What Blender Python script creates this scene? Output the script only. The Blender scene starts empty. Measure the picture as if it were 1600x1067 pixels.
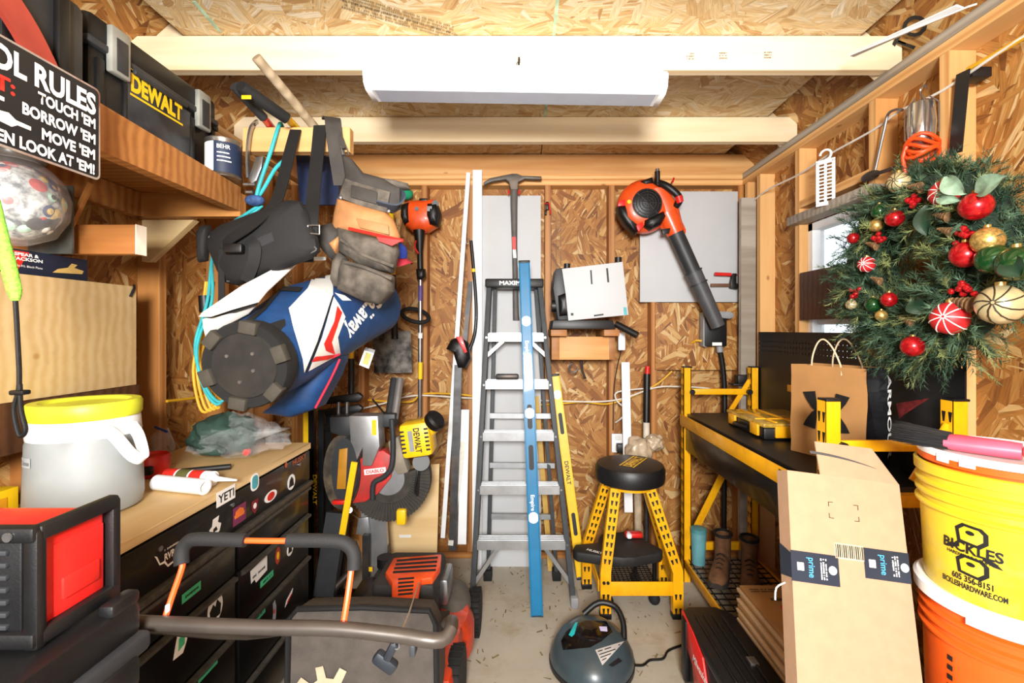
import bpy, bmesh, math, random
from mathutils import Vector, Matrix, noise
random.seed(7)
S = bpy.context.scene
COL = S.collection
V = Vector
PI = math.pi
# ------------------------------------------------------------ camera (at X=0, Y=0; Y runs into the shed)
F, CX, CY, CH = 720.0, 816.0, 515.0, 1.455
cam_d = bpy.data.cameras.new('camera'); cam = bpy.data.objects.new('camera', cam_d); COL.objects.link(cam)
cam.location = (0, 0, CH); cam.rotation_euler = (PI/2, 0, 0)
cam_d.sensor_width = 36; cam_d.lens = F/1600*36
cam_d.shift_x = (800-CX)/1600; cam_d.shift_y = (CY-533.5)/1600
cam_d.clip_start = 0.02
S.camera = cam
# ------------------------------------------------------------ light
w = bpy.data.worlds.new('overcast_sky'); S.world = w; w.use_nodes = True
bg = w.node_tree.nodes['Background']; bg.inputs[0].default_value = (0.86, 0.93, 1.0, 1); bg.inputs[1].default_value = 1.5
def area(name, loc, target, size, power, col=(1, 1, 1)):
    l = bpy.data.lights.new(name, 'AREA'); l.shape = 'DISK'; l.size = size; l.energy = power; l.color = col
    o = bpy.data.objects.new(name, l); COL.objects.link(o); o.location = loc
    o.rotation_euler = (V(target)-V(loc)).to_track_quat('-Z', 'Y').to_euler(); return o
area('camera_flash', (0.0, -0.85, 1.80), (0.0, 2.9, 1.45), 0.5, 120, (1.0, 0.975, 0.94))
sp = bpy.data.lights.new('bounce_flash', 'SPOT'); sp.energy = 44; sp.spot_size = math.radians(88); sp.spot_blend = 1.0; sp.shadow_soft_size = .06; sp.color = (1.0, .975, .94)
spo = bpy.data.objects.new('bounce_flash', sp); COL.objects.link(spo); spo.location = (.05, -.1, 1.70); spo.rotation_euler = (V((.12, 1.75, 2.62))-V((.05, -.1, 1.70))).to_track_quat('-Z', 'Y').to_euler()
S.view_settings.view_transform = 'Standard'; S.view_settings.look = 'None'
S.view_settings.exposure = 0.40; S.view_settings.gamma = 1; S.view_settings.use_curve_mapping = False

# ------------------------------------------------------------ measuring: photograph position + real distance -> shed coordinates
def W(px, py, Y): return V(((px-CX)*Y/F, Y, CH-(py-CY)*Y/F))
def WX(px, py, X):                       # on a plane parallel to the side walls
    return W(px, py, X*F/(px-CX))
def WZ(px, py, Z):                       # on a horizontal plane
    return W(px, py, (CH-Z)*F/(py-CY))

# ------------------------------------------------------------ materials
def lin(c):
    if isinstance(c, str):
        c = [int(c[i:i+2], 16)/255 for i in (0, 2, 4)]
    return tuple((x/12.92 if x <= .04045 else ((x+.055)/1.055)**2.4) for x in c[:3])+(1,)
MATS = {}
class NT:
    def __init__(s, name):
        s.m = bpy.data.materials.new(name); s.m.use_nodes = True; s.t = s.m.node_tree
        s.b = s.t.nodes['Principled BSDF']; MATS[name] = s.m
    def n(s, typ, **kw):
        nd = s.t.nodes.new('ShaderNode'+typ)
        for k, v in kw.items(): setattr(nd, k, v)
        return nd
    def l(s, a, b): s.t.links.new(a, b)
    def math(s, op, a, b=None):
        nd = s.n('Math', operation=op)
        for i, x in enumerate((a, b)):
            if x is None: continue
            if isinstance(x, (int, float)): nd.inputs[i].default_value = x
            else: s.l(x, nd.inputs[i])
        return nd.outputs[0]
    def mix(s, f, a, b, typ='MIX'):
        nd = s.n('MixRGB', blend_type=typ)
        for i, x in enumerate((f, a, b)):
            if isinstance(x, (int, float)): nd.inputs[i].default_value = x
            elif isinstance(x, tuple): nd.inputs[i].default_value = x
            else: s.l(x, nd.inputs[i])
        return nd.outputs[0]
    def ramp(s, f, stops):
        nd = s.n('ValToRGB'); e = nd.color_ramp.elements
        while len(e) < len(stops): e.new(0.5)
        for k, (p, c) in enumerate(stops): e[k].position = p; e[k].color = lin(c)
        s.l(f, nd.inputs[0]); return nd.outputs[0]
    def coord(s, scale=(1, 1, 1), src='Object'):
        tc = s.n('TexCoord'); mp = s.n('Mapping'); mp.inputs['Scale'].default_value = scale
        s.l(tc.outputs[src], mp.inputs[0]); return mp.outputs[0]
    def noise(s, vec, scale, detail=3, rough=.55):
        nd = s.n('TexNoise'); nd.inputs['Scale'].default_value = scale; nd.inputs['Detail'].default_value = detail
        nd.inputs['Roughness'].default_value = rough; s.l(vec, nd.inputs['Vector']); return nd.outputs['Fac']
    def bump(s, h, strength=.3, dist=.002):
        nd = s.n('Bump'); nd.inputs['Strength'].default_value = strength; nd.inputs['Distance'].default_value = dist
        s.l(h, nd.inputs['Height']); s.l(nd.outputs[0], s.b.inputs['Normal'])
def mat(name, col, rough=.5, metal=0, var=.12, vscale=14, bump=0, bscale=120, col2=None, coat=0, dirt=None, sheen=0):
    """plain procedural material: colour broken up by noise, optional fine relief and dirt"""
    if name in MATS: return MATS[name]
    t = NT(name); c = lin(col)
    vec = t.coord(); f = t.noise(vec, vscale, 4)
    d = tuple(x*(1-var) for x in c[:3])+(1,); u = tuple(min(1, x*(1+var)) for x in c[:3])+(1,)
    if col2: d = lin(col2)
    r = t.n('ValToRGB'); r.color_ramp.elements[0].position = .35; r.color_ramp.elements[1].position = .65
    r.color_ramp.elements[0].color = d; r.color_ramp.elements[1].color = u; t.l(f, r.inputs[0]); out = r.outputs[0]
    if dirt:
        g = t.noise(vec, 5, 6, .7); m = t.ramp(g, [(.5, '000000'), (.68, 'ffffff')]); out = t.mix(m, out, lin(dirt))
    t.l(out, t.b.inputs['Base Color'])
    t.b.inputs['Roughness'].default_value = rough; t.b.inputs['Metallic'].default_value = metal
    t.b.inputs['Coat Weight'].default_value = coat
    if sheen: t.b.inputs['Sheen Weight'].default_value = sheen
    if bump: t.bump(t.noise(vec, bscale, 3), bump)
    return t.m
def osb(name, axes, turn=0.0, tone=0, gain=1.0):
    t = NT(name); tc = t.n('TexCoord'); sp = t.n('SeparateXYZ'); t.l(tc.outputs['Object'], sp.inputs[0])
    cb = t.n('CombineXYZ'); t.l(sp.outputs['XYZ'.index(axes[0])], cb.inputs[0]); t.l(sp.outputs['XYZ'.index(axes[1])], cb.inputs[1])
    def layer(off, cell, sx, sy, spread):
        mp = t.n('Mapping'); mp.inputs['Location'].default_value = (off, off*1.7, 0); t.l(cb.outputs[0], mp.inputs[0])
        v1 = t.n('TexVoronoi'); v1.inputs['Scale'].default_value = cell; t.l(mp.outputs[0], v1.inputs['Vector'])
        s1 = t.n('SeparateColor'); t.l(v1.outputs['Color'], s1.inputs[0])
        ang = t.math('ADD', t.math('MULTIPLY', t.math('SUBTRACT', s1.outputs[0], .5), spread), turn)
        rt = t.n('VectorRotate', rotation_type='Z_AXIS'); t.l(mp.outputs[0], rt.inputs['Vector']); t.l(ang, rt.inputs['Angle'])
        m2 = t.n('Mapping'); m2.inputs['Scale'].default_value = (sx, sy, 1); t.l(rt.outputs[0], m2.inputs[0])
        v2 = t.n('TexVoronoi'); v2.inputs['Scale'].default_value = 1; t.l(m2.outputs[0], v2.inputs['Vector'])
        s2 = t.n('SeparateColor'); t.l(v2.outputs['Color'], s2.inputs[0])
        m3 = t.n('Mapping'); m3.inputs['Scale'].default_value = (14, 240, 1); t.l(rt.outputs[0], m3.inputs[0])
        fb = t.noise(m3.outputs[0], 1, 3)
        return s2, fb, s1
    a, fa, ca = layer(0, 8, 8, 40, 3.0)
    b, fb, cb2 = layer(3.3, 5, 9, 95, 2.2)
    sel = t.math('GREATER_THAN', a.outputs[1], .52)
    val = t.mix(sel, a.outputs[0], b.outputs[0]); fib = t.mix(sel, fa, fb)
    stops = [(0, '7d4a1e'), (.12, 'a3682c'), (.40, 'b87e3c'), (.72, 'c78f4a'), (.90, 'd9ae6c'), (1, 'ebcd98')] if not tone else \
            [(0, 'c79e66'), (.12, 'e0be88'), (.40, 'ecd2a0'), (.72, 'f2ddb4'), (.90, 'f6e6c6'), (1, 'faf0da')]  # paler stops for the same board: strong light on the deck painted in
    col = t.ramp(val, stops)
    col = t.mix(.55, col, t.ramp(fib, [(.3, '8d8d8d'), (.62, 'ffffff')]), 'MULTIPLY')
    big = t.noise(cb.outputs[0], 1.3, 3); col = t.mix(.5, col, t.ramp(big, [(.3, 'b9a890'), (.65, 'ffffff')]), 'MULTIPLY')
    t.l(col, t.b.inputs['Base Color']); t.b.inputs['Roughness'].default_value = .62
    t.bump(val, .45, .0012); return t.m
def pine(name, light, dark, knot='8a5a2c', rough=.55):
    t = NT(name); vec = t.coord((1.3, 17, 17)); oi = t.n('ObjectInfo')
    ad = t.n('VectorMath', operation='ADD'); t.l(vec, ad.inputs[0]); t.l(oi.outputs['Random'], ad.inputs[1])
    mu = t.n('VectorMath', operation='SCALE'); t.l(ad.outputs[0], mu.inputs[0]); mu.inputs['Scale'].default_value = 1.0
    n1 = t.noise(ad.outputs[0], 1.6, 5, .6)
    wv = t.n('TexWave', bands_direction='Y'); wv.inputs['Scale'].default_value = .55; wv.inputs['Distortion'].default_value = 5
    wv.inputs['Detail'].default_value = 3; t.l(ad.outputs[0], wv.inputs[0])
    g = t.math('ADD', t.math('MULTIPLY', n1, .6), t.math('MULTIPLY', wv.outputs['Fac'], .4))
    col = t.ramp(g, [(.25, dark), (.7, light)])
    vk = t.n('TexVoronoi'); vk.inputs['Scale'].default_value = 4.6; mp = t.n('Mapping'); mp.inputs['Scale'].default_value = (.9, 1.5, 1.5)
    tc = t.n('TexCoord'); t.l(tc.outputs['Object'], mp.inputs[0]); a2 = t.n('VectorMath', operation='ADD'); t.l(mp.outputs[0], a2.inputs[0]); t.l(oi.outputs['Random'], a2.inputs[1])
    t.l(a2.outputs[0], vk.inputs['Vector'])
    km = t.ramp(vk.outputs['Distance'], [(.035, 'ffffff'), (.085, '000000')])
    col = t.mix(t.math('MULTIPLY', km, .75), col, lin(knot))
    br = t.math('ADD', .88, t.math('MULTIPLY', oi.outputs['Random'], .2))
    hv = t.n('HueSaturation'); t.l(col, hv.inputs['Color']); t.l(br, hv.inputs['Value'])
    t.l(hv.outputs[0], t.b.inputs['Base Color']); t.b.inputs['Roughness'].default_value = rough
    t.bump(g, .2, .001); return t.m
def clear(name, col='ffffff', rough=.08, alpha=.25):
    t = NT(name); t.b.inputs['Base Color'].default_value = lin(col); t.b.inputs['Roughness'].default_value = rough
    v = t.coord(); f = t.noise(v, 24, 3); t.b.inputs['Specular IOR Level'].default_value = .8
    t.l(t.math('ADD', alpha-.1, t.math('MULTIPLY', f, .2)), t.b.inputs['Alpha']); t.bump(f, .5, .004); return t.m
osb('osb_back', 'XZ', PI/2); osb('osb_side', 'YZ', PI/2); osb('osb_deck_lit', 'XY', .2, 1); osb('osb_roof', 'XY', 1.2)
pine('pine', 'dfb174', 'c98f50'); pine('pine_joist', 'f2dfbc', 'e6c99a'); pine('pine_old', 'b97f42', '9a602c'); pine('pine_grey', 'a8a093', '8a8072', '6a6055')
pine('plywood', 'e6c995', 'd8b57c', 'b98a50'); pine('brown_board', '5c3a22', '432716', '2c1a10'); pine('ash_handle', 'a8977c', '8c7b62', '6d5d48')
BLK = mat('black_plastic', '0d0d0e', .45, var=.25, bump=.15, bscale=300)
BLKM = mat('black_steel', '0b0b0c', .35, .0, var=.3, coat=.15, dirt='141311')
RUB = mat('rubber', '0e0e0e', .8, var=.3, bump=.3, bscale=200)
DGR = mat('dark_grey_plastic', '2c2e31', .5, var=.15, bump=.1)
GRY = mat('grey_plastic', '8b8d90', .5)
YEL = mat('yellow_paint', 'f2ae10', .35, var=.08, coat=.2, dirt='d9960c')
YELP = mat('yellow_plastic', 'f3c417', .42, var=.08)
ORG = mat('orange_plastic', 'e8521c', .38, var=.1, coat=.2)
ORD = mat('orange_red_paint', 'c93a16', .4, var=.15, coat=.2, dirt='8a3a20')
RED = mat('red_plastic', 'd3211c', .4, var=.1, coat=.15)
WHT = mat('white_plastic', 'eef0f2', .4, var=.03)
WBD = mat('white_board', 'bfc1c3', .65, var=.03, vscale=4)
ALU = mat('aluminium', 'b2b4b6', .42, .8, var=.1, bump=.05, bscale=60)
STL = mat('steel', 'a2a4a6', .3, .9, var=.15)
DST = mat('dark_steel', '4a4a4b', .45, .7, var=.25, dirt='5a4636')
BLU = mat('blue_paint', '0b6f9e', .42, 0, var=.06, coat=.1)
CON = mat('concrete', 'b0a797', .85, var=.08, vscale=3, bump=.25, bscale=90, dirt='a3967e')
CARD = mat('cardboard', 'c9a67e', .75, var=.05, vscale=30, bump=.1, bscale=60)
CARDL = mat('cardboard_pale', 'b08d6f', .75, var=.04, vscale=30, bump=.1, bscale=60)
KRAFT = mat('kraft_paper', 'a97b48', .7, var=.08, vscale=9, bump=.35, bscale=22)
INK = mat('black_ink', '121214', .55)
WINK = mat('white_ink', 'f3f3f0', .6, var=.02)
YINK = mat('yellow_ink', 'f5c518', .5, var=.04)
RINK = mat('red_ink', 'cf2a20', .5)
GRN = mat('green_tape', '45b884', .6, var=.1)

# ------------------------------------------------------------ mesh building
def frame(p0, x, up=(0, 0, 1)):
    x = V(x).normalized(); u = V(up); y = u.cross(x)
    if y.length < 1e-5: y = V((0, 1, 0)).cross(x)
    y.normalize(); z = x.cross(y)
    m = Matrix((x, y, z)).transposed().to_4x4(); m.translation = p0; return m
class B:
    def __init__(s): s.bm = bmesh.new()
    def _add(s, vs, fs, M=None):
        bv = [s.bm.verts.new((M @ V(v)) if M else V(v)) for v in vs]
        for f in fs:
            try: s.bm.faces.new([bv[i] for i in f])
            except ValueError: pass
        return s
    def box(s, c, d, bev=0, M=None, seg=2):
        b = bmesh.new(); bmesh.ops.create_cube(b, size=1)
        for v in b.verts: v.co = V((v.co.x*d[0], v.co.y*d[1], v.co.z*d[2]))
        if bev > 0: bmesh.ops.bevel(b, geom=b.edges[:], offset=min(bev, .48*min(d)), segments=seg, affect='EDGES', profile=.5)
        for v in b.verts: v.co += V(c)
        return s.merge(b, M)
    def merge(s, b, M=None):
        b.verts.index_update()
        s._add([v.co.copy() for v in b.verts], [[v.index for v in f.verts] for f in b.faces], M); b.free(); return s
    def bar(s, p0, p1, w, t, up=(0, 0, 1), bev=0):            # w along up, t sideways
        p0, p1 = V(p0), V(p1); L = (p1-p0).length
        return s.box((L/2, 0, 0), (L, t, w), bev, frame(p0, p1-p0, up))
    def hexa(s, p):                                           # 8 corners: bottom 4 (ccw), top 4
        return s._add(p, [(3, 2, 1, 0), (4, 5, 6, 7), (0, 1, 5, 4), (1, 2, 6, 5), (2, 3, 7, 6), (3, 0, 4, 7)])
    def cyl(s, p0, p1, r0, r1=None, n=20, cap=True):
        return s.lathe([(r0, 0), (r1 if r1 is not None else r0, (V(p1)-V(p0)).length)], p0, V(p1)-V(p0), n, cap)
    def lathe(s, prof, o, axis=(0, 0, 1), n=28, cap=True, M=None):
        z = V(axis).normalized(); x = V((1, 0, 0)) if abs(z.x) < .9 else V((0, 1, 0)); y = z.cross(x).normalized(); x = y.cross(z)
        o = V(o); vs = []; fs = []
        for r, h in prof:
            for k in range(n):
                a = 2*PI*k/n; vs.append(o+x*(r*math.cos(a))+y*(r*math.sin(a))+z*h)
        for i in range(len(prof)-1):
            for k in range(n):
                k2 = (k+1) % n; fs.append((i*n+k, i*n+k2, (i+1)*n+k2, (i+1)*n+k))
        if cap:
            fs.append(tuple(range(n-1, -1, -1))); fs.append(tuple((len(prof)-1)*n+k for k in range(n)))
        return s._add(vs, fs, M)
    def ball(s, c, r, sc=(1, 1, 1), n=16, M=None):
        b = bmesh.new(); bmesh.ops.create_uvsphere(b, u_segments=n, v_segments=max(6, n//2+2), radius=1)
        if not isinstance(r, (tuple, list)): r = (r*sc[0], r*sc[1], r*sc[2])
        for v in b.verts: v.co = V((v.co.x*r[0], v.co.y*r[1], v.co.z*r[2]))+V(c)
        return s.merge(b, M)
    def tube(s, pts, r, n=10, closed=False, smooth=0, flat=None, up=(0, 0, 1)):
        """round (or, with flat=(w,t), strap-like) sweep along points; r may be a list"""
        pts = [V(p) for p in pts]; rs = r if isinstance(r, (list, tuple)) else [r]*len(pts)
        if smooth:
            pts, rs = spline(pts, rs, smooth, closed)
        N = len(pts); rings = []; prev = None
        for i in range(N):
            if closed: t = pts[(i+1) % N]-pts[i-1]
            else: t = pts[min(i+1, N-1)]-pts[max(i-1, 0)]
            if t.length < 1e-9: t = V((0, 0, 1))
            t.normalize()
            ref = V(up) if prev is None else prev
            x = ref-t*ref.dot(t)
            if x.length < 1e-4: x = t.orthogonal()
            x.normalize(); prev = x; y = t.cross(x)
            if flat:
                a, b = flat; ring = [pts[i]+x*(a/2*u)+y*(b/2*v) for u, v in ((1, 1), (-1, 1), (-1, -1), (1, -1))]
            else:
                ring = [pts[i]+(x*math.cos(2*PI*k/n)+y*math.sin(2*PI*k/n))*rs[i] for k in range(n)]
            rings.append(ring)
        m = len(rings[0]); vs = [p for q in rings for p in q]; fs = []
        for i in range(N if closed else N-1):
            j = (i+1) % N
            for k in range(m): fs.append((i*m+k, i*m+(k+1) % m, j*m+(k+1) % m, j*m+k))
        if not closed: fs.append(tuple(range(m-1, -1, -1))); fs.append(tuple((N-1)*m+k for k in range(m)))
        return s._add(vs, fs)
    def prism(s, poly, M, t, bev=0):
        """polygon in local XY of M, extruded t along local Z"""
        b = bmesh.new(); vs = [b.verts.new((x, y, 0)) for x, y in poly]; f = b.faces.new(vs)
        r = bmesh.ops.extrude_face_region(b, geom=[f])
        for g in r['geom']:
            if isinstance(g, bmesh.types.BMVert): g.co.z += t
        bmesh.ops.recalc_face_normals(b, faces=b.faces[:])
        if bev: bmesh.ops.bevel(b, geom=b.edges[:], offset=bev, segments=2, affect='EDGES', profile=.5)
        return s.merge(b, M)
    def loft(s, rings, cap=True, closed=True):
        n = len(rings[0]); vs = [p for r in rings for p in r]; fs = []
        for i in range(len(rings)-1):
            for k in range(n if closed else n-1): fs.append((i*n+k, i*n+(k+1) % n, (i+1)*n+(k+1) % n, (i+1)*n+k))
        if cap and closed: fs.append(tuple(range(n-1, -1, -1))); fs.append(tuple((len(rings)-1)*n+k for k in range(n)))
        return s._add(vs, fs)
    def grid(s, fn, nu, nv):
        vs = [fn(i/nu, j/nv) for j in range(nv+1) for i in range(nu+1)]
        return s._add(vs, [(j*(nu+1)+i, j*(nu+1)+i+1, (j+1)*(nu+1)+i+1, (j+1)*(nu+1)+i) for j in range(nv) for i in range(nu)])
def spline(pts, rs, k, closed=False):
    N = len(pts); out = []; ro = []
    for i in range(N if closed else N-1):
        g = (lambda j: pts[j % N]) if closed else (lambda j: pts[max(0, min(N-1, j))])
        h = (lambda j: rs[j % N]) if closed else (lambda j: rs[max(0, min(N-1, j))])
        p0, p1, p2, p3 = g(i-1), g(i), g(i+1), g(i+2)
        for q in range(k):
            t = q/k; out.append(.5*((2*p1)+(p2-p0)*t+(2*p0-5*p1+4*p2-p3)*t*t+(3*p1-p0-3*p2+p3)*t**3)); ro.append(h(i)*(1-t)+h(i+1)*t)
    if not closed: out.append(pts[-1]); ro.append(rs[-1])
    return out, ro
def tagm(o, label=None, cat=None, group=None, kind=None):
    if label: o['label'] = label
    if cat: o['category'] = cat
    if group: o['group'] = group
    if kind: o['kind'] = kind
    return o
def part(name, b, m, parent=None, ang=40, M=None, mod=None):
    """link a built shape as one mesh object (child of parent); its origin goes to its middle"""
    bmesh.ops.recalc_face_normals(b.bm, faces=b.bm.faces[:])
    me = bpy.data.meshes.new(name); b.bm.to_mesh(me); b.bm.free()
    c = V((0, 0, 0))
    if M is None and len(me.vertices):
        lo = V([min(v.co[i] for v in me.vertices) for i in range(3)]); hi = V([max(v.co[i] for v in me.vertices) for i in range(3)]); c = (lo+hi)/2
        me.transform(Matrix.Translation(-c))
    for p in me.polygons: p.use_smooth = True
    me.set_sharp_from_angle(angle=math.radians(ang))
    me.materials.append(MATS[m] if isinstance(m, str) else m)
    o = bpy.data.objects.new(name, me); COL.objects.link(o)
    o.matrix_basis = M if M is not None else Matrix.Translation(c)
    if parent: hang(o, parent)
    return o
def hang(o, parent):
    o.parent = parent; o.matrix_parent_inverse = parent.matrix_basis.inverted()
def one(name, b, m, label, cat, group=None, **kw): return tagm(part(name, b, m, **kw), label, cat, group)
def thing(name, label, cat, loc=(0, 0, 0), group=None):
    o = bpy.data.objects.new(name, None); COL.objects.link(o); o.empty_display_size = .05
    o.matrix_basis = Matrix.Translation(V(loc)); return tagm(o, label, cat, group)
def board(name, p0, p1, w, t, m, parent=None, up=(0, 0, 1), bev=.0015):
    p0, p1 = V(p0), V(p1); L = (p1-p0).length
    Mx = frame((p0+p1)/2, p1-p0, up); b = B().box((0, 0, 0), (L, t, w), bev, None, 1)
    return part(name, b, m, parent, M=Mx)
def text(body, o, xd, up, h, m, parent, wd=None, name='lettering', thick=.0006, bold=0, align='CENTER', shear=0, sp=1.0):
    """flat lettering: o middle of the line (or start), xd reading direction, h cap height, wd total width"""
    cu = bpy.data.curves.new('t', 'FONT'); cu.body = body; cu.size = 1; cu.extrude = 0; cu.offset = bold; cu.shear = shear; cu.space_character = sp
    cu.resolution_u = 3
    ob = bpy.data.objects.new('t', cu); me = bpy.data.meshes.new_from_object(ob); bpy.data.objects.remove(ob)
    if not len(me.vertices): return None
    xs = [v.co.x for v in me.vertices]; ys = [v.co.y for v in me.vertices]; x0, x1, y0, y1 = min(xs), max(xs), min(ys), max(ys)
    sy = h/(.70 if y1-y0 < 1.3 and body.count('\n') == 0 else (y1-y0)); sx = wd/(x1-x0) if wd else sy
    ox = (x0+x1)/2 if align == 'CENTER' else x0; oy = (y0+y1)/2 if body.count('\n') else .35
    xd = V(xd).normalized(); u = V(up); u = (u-xd*u.dot(xd)).normalized(); n = xd.cross(u)
    for v in me.vertices:
        a, b2 = (v.co.x-ox)*sx, (v.co.y-oy)*sy; v.co = xd*a+u*b2+n*thick
    me.name = name; me.materials.clear(); me.materials.append(MATS[m] if isinstance(m, str) else m)
    ob = bpy.data.objects.new(name, me); COL.objects.link(ob); ob.matrix_basis = Matrix.Translation(V(o)); hang(ob, parent); return ob
def plate(name, poly, o, xd, up, m, parent, t=.0006, lift=.0003):
    """flat print: polygon in (right, up) metres about o"""
    xd = V(xd).normalized(); u = V(up); u = (u-xd*u.dot(xd)).normalized(); n = xd.cross(u)
    M = Matrix((xd, u, n)).transposed().to_4x4(); M.translation = V(o)+n*lift
    return part(name, B().prism(poly, M, t), m, parent)
def marks(o, xd, up, h, wd, m, parent, rows=1, seed=1):
    """print too small or blurred to read in the photograph: rows of short strokes, no letters"""
    rnd = random.Random(seed); xd = V(xd).normalized(); u = V(up); u = (u-xd*u.dot(xd)).normalized(); n = xd.cross(u); b = B(); rh = h/rows
    for r in range(rows):
        x = -wd/2; yc = h/2-rh*(r+.5)
        while x < wd/2-rh*.2:
            l = rh*rnd.uniform(.22, .5); k = rnd.uniform(.4, .68)*rh; c = V(o)+n*.0009
            if rnd.random() < .84: b._add([c+xd*x+u*(yc-k/2), c+xd*(x+l*.7)+u*(yc-k/2), c+xd*(x+l*.7)+u*(yc+k/2), c+xd*x+u*(yc+k/2)], [(0, 1, 2, 3)])
            x += l
    return tagm(part('print_marks', b, m, parent), kind='stuff')
def rect(w, h): return [(-w/2, -h/2), (w/2, -h/2), (w/2, h/2), (-w/2, h/2)]
def ell(w, h, n=24): return [(w/2*math.cos(2*PI*k/n), h/2*math.sin(2*PI*k/n)) for k in range(n)]
def rrect(w, h, r, n=4):
    out = []
    for cx, cy, a0 in ((w/2-r, h/2-r, 0), (-w/2+r, h/2-r, 90), (-w/2+r, -h/2+r, 180), (w/2-r, -h/2+r, 270)):
        for k in range(n+1):
            a = math.radians(a0+90*k/n); out.append((cx+r*math.cos(a), cy+r*math.sin(a)))
    return out
# ============================================================ THE SHED
XR, XL, YB, H = 1.40, -1.47, 2.93, 2.372          # faces of the studs, underside of the top plates
YF = -0.55
def struct(name, b, m, **kw): return tagm(part(name, b, m, **kw), kind='structure')
floor = struct('floor', B().box((-.035, 1.25, -.05), (3.2, 3.7, .1)), CON)
struct('ground', B().box((0, 0, -.16), (40, 40, .1)), mat('gravel_ground', '9a968e', .9, var=.2, bump=.4))
# back wall
wb = struct('wall_back', B().prism([(-1.57, 0), (1.5, 0), (1.5, 2.6), (0, 3.9), (-1.57, 2.6)], frame((0, YB+.089, 0), (1, 0, 0), (0, -1, 0)) @ Matrix.Rotation(0, 4, 'X') if False else Matrix(((1, 0, 0, 0), (0, 0, 1, YB+.089), (0, 1, 0, 0), (0, 0, 0, 1))), .012), 'osb_back')
for px in (565, 663, 735, 856, 956, 1022, 1158):
    x = (px-CX)*YB/F
    board('stud', (x, YB+.0445, .04), (x, YB+.0445, H), .089, .038, 'pine_old', wb, up=(0, 1, 0))
board('stud', (-1.45, YB+.0445, .04), (-1.45, YB+.0445, H), .089, .038, 'pine_old', wb, up=(0, 1, 0))
board('bottom_plate', (-1.47, YB+.0445, .019), (1.49, YB+.0445, .019), .089, .038, 'pine_old', wb, up=(0, 1, 0))
for z in (H+.019, H+.0575):
    board('top_plate', (-1.55, YB+.0445, z), (1.49, YB+.0445, z), .089, .0375, 'pine', wb, up=(0, 1, 0))
board('rim_joist', (-1.5, YB+.05, 2.515), (1.49, YB+.05, 2.515), .132, .038, 'pine', wb)
# right wall, with the window opening between two studs
WY0, WY1, WZ0, WZ1 = 1.945, 2.33, 1.20, 1.985
b = B(); xo = XR+.089
for y0, y1, z0, z1 in ((YF, WY0, 0, H+.08), (WY1, YB+.1, 0, H+.08), (WY0, WY1, 0, WZ0), (WY0, WY1, WZ1, H+.08)):
    b.box((xo+.006, (y0+y1)/2, (z0+z1)/2), (.012, y1-y0, z1-z0))
wr = struct('wall_right', b, 'osb_side')
for y in (2.88, 2.73, 2.347, 1.844, 1.529, 1.12, .71, .30, -.11):
    board('stud', (XR+.0445, y, .04), (XR+.0445, y, H), .089, .038, 'pine', wr, up=(1, 0, 0))
board('bottom_plate', (XR+.0445, YF, .019), (XR+.0445, YB, .019), .089, .038, 'pine', wr, up=(1, 0, 0))
for z, m in ((H+.019, 'pine'), (H+.0575, 'pine_grey')):
    board('top_plate', (XR+.0445, YF, z), (XR+.0445, YB, z), .089, .0375, m, wr, up=(1, 0, 0))
board('header', (XR+.045, WY0-.1, WZ1+.10), (XR+.045, WY1, WZ1+.10), .089, .038, 'pine', wr, up=(1, 0, 0))
# left wall
wl = struct('wall_left', B().box((XL-.095, 1.25, 1.23), (.012, 3.7, 2.46)), 'osb_side')
for y in (2.7, 2.29, 1.885, 1.42, 1.0, .6, .2, -.2):
    board('stud', (XL-.0445, y, .04), (XL-.0445, y, H), .089, .038, 'pine_old', wl, up=(1, 0, 0))
board('bottom_plate', (XL-.0445, YF, .019), (XL-.0445, YB, .019), .089, .038, 'pine_old', wl, up=(1, 0, 0))
for z in (H+.019, H+.0575):
    board('top_plate', (XL-.0445, YF, z), (XL-.0445, YB, z), .089, .0375, 'pine', wl, up=(1, 0, 0))
# front wall with the wide door opening the camera stands in
b = B()
for x0, x1, z0, z1 in ((-1.57, -1.15, 0, 2.46), (1.1, 1.5, 0, 2.46), (-1.15, 1.1, 2.2, 2.46)):
    b.box(((x0+x1)/2, YF-.03, (z0+z1)/2), (x1-x0, .06, z1-z0))
b.prism([(-1.57, 2.46), (1.5, 2.46), (1.5, 2.6), (0, 3.9), (-1.57, 2.6)], Matrix(((1, 0, 0, 0), (0, 0, 1, YF-.05), (0, 1, 0, 0), (0, 0, 0, 1))), .012)
struct('wall_front', b, 'osb_back')
# loft deck on joists = the ceiling
ZD = 2.585
ceil = struct('ceiling', B().box((0, 1.25, ZD+.028), (2.58, 3.65, .008)), 'pine_old')
for x0, x1 in ((-1.30, .118), (.124, 1.30)):
    for y0, y1 in ((YF, 1.765), (1.769, 2.46), (2.464, 3.0)):
        if x0 < 0 and y0 < 2: continue
        part('sheet', B().box(((x0+x1)/2, (y0+y1)/2, ZD+.012), (x1-x0, y1-y0, .022)), 'osb_deck_lit', ceil)
part('sheet', B().box((-.591, (YF+2.46)/2, ZD+.012), (1.418, 2.46-YF, .022)), 'osb_deck_lit', ceil)
for y in (.43, 1.10, 1.789, 2.464):
    x1 = XR+.06
    board('joist', (XL-.06, y, 2.518), (x1, y, 2.518), .132, .038, 'pine_joist', ceil)
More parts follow.
